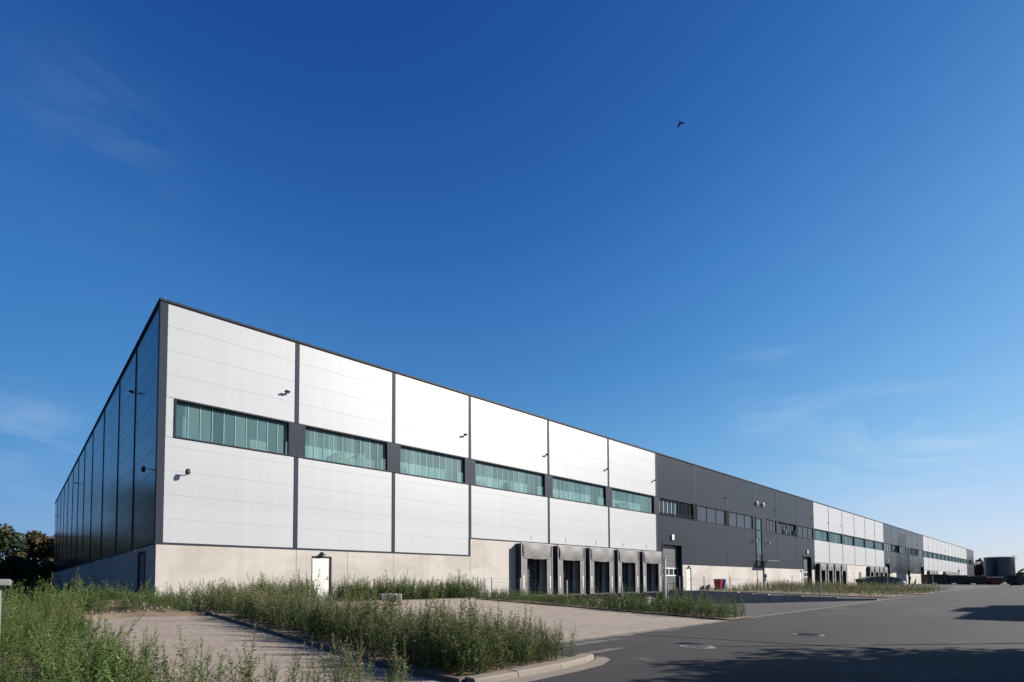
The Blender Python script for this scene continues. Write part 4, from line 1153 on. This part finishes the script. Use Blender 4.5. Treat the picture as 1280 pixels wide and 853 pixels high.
# left end of the hall; unseen trees added to shade seen trees and wall
tl = [(-11.2, 84, 18.5, 10., 0), (-5.3, 81, 9.2, 7.5, 0), (-1.6, 84, 8.6, 7.0, 1), (1.5, 80.5, 8.3, 6.0, 1), (-3.6, 75.5, 4.4, 5.5, 0), (.2, 74.8, 3.6, 5.0, 0), (-7.5, 76.5, 5.6, 6.0, 0), (4.5, 86, 9, 7, 0), (6.5, 77, 12.2, 7.5, 0), (11, 82, 13, 8, 0), (16, 78, 12.5, 8, 0), (9, 90, 13, 8, 0), (-15.5, 88, 20, 11, 0), (-22, 92, 20, 11, 0), (-30, 96, 20, 12, 0), (-39, 102, 19, 13, 0), (-15, 8, 11, 7, 0), (-17, 19, 12.5, 8, 0), (-15, 31, 12, 8, 1), (-16, 43, 13, 8, 0), (-14, 55, 13, 8, 0), (-15, 68, 14, 8, 0)]
tlab = ['tall dark tree at the left edge of the picture behind the grassland', 'dark green tree left of the hall, second from the picture edge', 'brownish rounded tree just left of the hall end', 'autumn tinged tree partly behind the far end of the side wall', 'low dark bushy tree in front of the taller trees at left', 'low dark bush tree at the foot of the far side wall end', 'bushy dark tree at the left picture edge, lower than the one behind', 'dark tree hidden behind the far end of the side wall', 'tall tree behind the hall, nearest to its rear corner', 'tall tree behind the hall, second from its rear corner', 'tall tree close behind the hall, third from its rear corner', 'tall tree behind the hall, in the second row', 'broad dark tree left of the picture edge', 'broad brownish tree farther left of the picture edge', 'tall dark tree far to the left', 'tall dark tree farthest to the left'] + ['dark tree beside the shaded side wall, %s from the front' % q for q in ordn[:6]]
for k, ((x, y, h, w, m_), lab) in enumerate(zip(tl, tlab)):
    tree(lab, x, y, -.35, h, w, M_TREEO if m_ else M_TREE, 5200, .24, 40 + k, 'trees behind the hall', .12)
# across the road, right of the picture: their shadows lie on the near road
ta = [(14.2, -28.8, 7.7, 5.0), (11.3, -27.4, 6.3, 4.2), (16.6, -31.0, 8.6, 4.9), (13.6, -32.4, 8.2, 5.0), (19.2, -33.8, 9.8, 5.2), (9.2, -31.5, 6.6, 4.6), (8.0, -34.5, 7.4, 5.0)]
for k, (x, y, h, w) in enumerate(ta):
    tree('leafy tree across the road, %s from the camera' % ordn[k], x, y, -.65, h, w, M_TREE, 4200, .13, 90 + k, 'trees across the road', .2)
# far beyond the end of the hall
tf = [(268, 12, 12.5, 13), (284, 9, 10.5, 12), (330, -36, 12, 14), (345, -44, 13, 15), (318, -24, 8.5, 10), (360, -58, 12, 15), (330, 2, 10.5, 14)]
for k, (x, y, h, w) in enumerate(tf):
    tree(['dark distant tree just right of the far hall end', 'dark distant tree between the far hall end and the round tank', 'dark distant tree at the right picture edge behind the tank', 'distant tree beyond the right picture edge', 'small distant tree behind the tank ladder', 'distant tree well right of the picture', 'distant tree directly behind the round tank'][k], x, y, -.5, h, w, M_TREE, 2600, .5, 140 + k, 'trees far beyond the hall', .1)
hd = leaf_cloud([(310 + k * 2.5, -22 - k * 3.2, .2) for k in range(14)], [2.2] * 14, 4000, .45, np.random.default_rng(3))
tag(big_mesh('hedge', hd[0], hd[1], hd[2], M_WEEDG), 'long green hedge at the far right edge of the road', 'hedge')
# wooded skyline
cs = []; rr = []
for k in range(160):
    a = R(-60 + k * 1.1); d = 620 + 60 * math.sin(k * 1.7)
    cs.append((d * math.sin(a + R(45)), d * math.cos(a + R(45)), 2)); rr.append(10 + 3 * math.sin(k * 2.3))
hd = leaf_cloud(cs, rr, 26000, 2.2, np.random.default_rng(5))
tag(big_mesh('distant_wood', hd[0], hd[1], hd[2], M_TREE), 'low dark wood along the far horizon', 'wood', kind='stuff')

# ------------------------------------------------------------------ light, sky, camera
L = Vector((1.1, -1.0, .83)).normalized()
el = math.asin(L.z); az = math.atan2(L.x, L.y)
sun = bpy.data.lights.new('sun', 'SUN'); sun.energy = 5.0; sun.angle = R(.53); sun.color = (1, .93, .84)
so = bpy.data.objects.new('sun', sun); COL.objects.link(so)
so.rotation_euler = (-L).to_track_quat('-Z', 'Y').to_euler()

wd = bpy.data.worlds.new('World'); scene.world = wd; wd.use_nodes = True
nt = wd.node_tree; bgn = nt.nodes['Background']
sky = N(nt, 'ShaderNodeTexSky', sky_type='NISHITA'); sky.sun_disc = False
sky.sun_elevation = el; sky.sun_rotation = az; sky.air_density = 1.0; sky.dust_density = .35; sky.ozone_density = 3.0; sky.altitude = 100
hs = N(nt, 'ShaderNodeHueSaturation'); hs.inputs['Saturation'].default_value = 1.12
link(nt, sky.outputs[0], hs.inputs['Color'])
# a polarising filter and the film's own response deepen the blue of the sky
sc1 = N(nt, 'ShaderNodeVectorMath', operation='SCALE'); sc1.inputs['Scale'].default_value = .1; link(nt, hs.outputs[0], sc1.inputs[0])
spx = N(nt, 'ShaderNodeSeparateXYZ'); link(nt, sc1.outputs[0], spx.inputs[0]); cbx = N(nt, 'ShaderNodeCombineXYZ')
def mth(op, a, b):
    n = N(nt, 'ShaderNodeMath', operation=op)
    for q, v in zip(n.inputs, (a, b)):
        if hasattr(v, 'links'): link(nt, v, q)
        else: q.default_value = v
    return n.outputs[0]
for c, (gg, aa, bb) in enumerate(((1.8, 4.9, 5.4), (1.5, 3.1, 2.65), (1.15, 2.5, 1.5))):
    p_ = mth('POWER', spx.outputs[c], gg)
    link(nt, mth('DIVIDE', mth('MULTIPLY', p_, aa / 1.275), mth('ADD', mth('MULTIPLY', p_, bb), 1.)), cbx.inputs[c])
gm = N(nt, 'ShaderNodeVectorMath', operation='SCALE'); gm.inputs['Scale'].default_value = 10.; tc = N(nt, 'ShaderNodeTexCoord')
dp = N(nt, 'ShaderNodeVectorMath', operation='DOT_PRODUCT'); link(nt, tc.outputs['Generated'], dp.inputs[0]); dp.inputs[1].default_value = L
mrd = N(nt, 'ShaderNodeMapRange', interpolation_type='SMOOTHSTEP'); link(nt, dp.outputs['Value'], mrd.inputs['Value'])
mrd.inputs['From Min'].default_value = -.65; mrd.inputs['From Max'].default_value = -.15
skd = mix(nt, mrd.outputs[0], (.36, .56, .76), (1, 1, 1))
sxy = N(nt, 'ShaderNodeSeparateXYZ'); link(nt, tc.outputs['Generated'], sxy.inputs[0])
mrz = N(nt, 'ShaderNodeMapRange', interpolation_type='SMOOTHSTEP'); link(nt, sxy.outputs['Z'], mrz.inputs['Value'])
mrz.inputs['From Min'].default_value = .42; mrz.inputs['From Max'].default_value = .80
mrh = N(nt, 'ShaderNodeMapRange', interpolation_type='SMOOTHSTEP'); link(nt, sxy.outputs['Z'], mrh.inputs['Value'])
mrh.inputs['From Min'].default_value = .0; mrh.inputs['From Max'].default_value = .30
skh = mix(nt, mrh.outputs[0], (.86, .84, .97), (1, 1, 1))
skz = mix(nt, mrz.outputs[0], (1.12, 1.13, 1.05), (.70, .82, .86))
link(nt, mix(nt, 1., mix(nt, 1., cbx.outputs[0], skd, 'MULTIPLY'), mix(nt, 1., skz, skh, 'MULTIPLY'), 'MULTIPLY'), gm.inputs[0])
# thin cirrus, fixed in the sky
mp = N(nt, 'ShaderNodeMapping'); mp.inputs['Rotation'].default_value = (0, 0, R(-44)); mp.inputs['Scale'].default_value = (1.6, 1.6, 7.)
link(nt, tc.outputs['Generated'], mp.inputs['Vector'])
wn = N(nt, 'ShaderNodeTexNoise'); wn.inputs['Scale'].default_value = 2.1; wn.inputs['Detail'].default_value = 9; wn.inputs['Roughness'].default_value = .6; wn.inputs['Distortion'].default_value = .8
link(nt, mp.outputs[0], wn.inputs['Vector'])
wisp = ramp(nt, wn.outputs['Fac'], [(.45, (0, 0, 0)), (.75, (1, 1, 1))])
total = None
def dirmask(d, inner, outer, amp):
    global total
    vm = N(nt, 'ShaderNodeVectorMath', operation='DISTANCE'); link(nt, tc.outputs['Generated'], vm.inputs[0]); vm.inputs[1].default_value = Vector(d).normalized()
    mr = N(nt, 'ShaderNodeMapRange', interpolation_type='SMOOTHSTEP'); link(nt, vm.outputs['Value'], mr.inputs['Value'])
    mr.inputs['From Min'].default_value = inner; mr.inputs['From Max'].default_value = outer; mr.inputs['To Min'].default_value = amp; mr.inputs['To Max'].default_value = 0
    if total is None: total = mr.outputs[0]
    else:
        ad = N(nt, 'ShaderNodeMath', operation='ADD'); link(nt, total, ad.inputs[0]); link(nt, mr.outputs[0], ad.inputs[1]); total = ad.outputs[0]
CAMP = dict(yaw=.7593, pit=.0406, rol=-.0047, f=656.85, cy=701.48)
fw = Vector((math.sin(.7593) * math.cos(.0406), math.cos(.7593) * math.cos(.0406), math.sin(.0406)))
rt = Vector((math.cos(.7593), -math.sin(.7593), 0)); up = rt.cross(fw)
r2 = math.cos(-.0047) * rt + math.sin(-.0047) * up; u2 = -math.sin(-.0047) * rt + math.cos(-.0047) * up
def sdir(px, py): return fw + r2 * ((px - 640) / 656.85) + u2 * ((701.48 - py) / 656.85)
dirmask(sdir(1130, 575), .03, .19, .66); dirmask(sdir(970, 490), .0, .12, .42); dirmask(sdir(120, 180), .02, .14, .09); dirmask(sdir(30, 550), .01, .10, .45)
ml = N(nt, 'ShaderNodeMath', operation='MULTIPLY'); link(nt, wisp, ml.inputs[0]); link(nt, total, ml.inputs[1])
skyc = mix(nt, ml.outputs[0], gm.outputs[0], (4.4, 5.7, 6.8))
link(nt, skyc, bgn.inputs['Color']); bgn.inputs['Strength'].default_value = .0574

cam = bpy.data.cameras.new('camera'); co = bpy.data.objects.new('camera', cam); COL.objects.link(co)
M = Matrix((r2, u2, -fw)).transposed().to_4x4(); M.translation = Vector((-3.8439, -23.4725, .7))
co.matrix_world = M
cam.sensor_width = 36; cam.lens = 656.85 / 1280 * 36; cam.shift_y = (701.48 - 426.5) / 1280; cam.clip_start = .05; cam.clip_end = 8000
scene.camera = co
vs = scene.view_settings; vs.view_transform = 'Standard'; vs.look = 'None'; vs.gamma = 1; vs.use_curve_mapping = False; vs.exposure = 1.15
scene.cycles.max_bounces = 8; scene.cycles.transparent_max_bounces = 12
scene.cycles.use_denoising = True
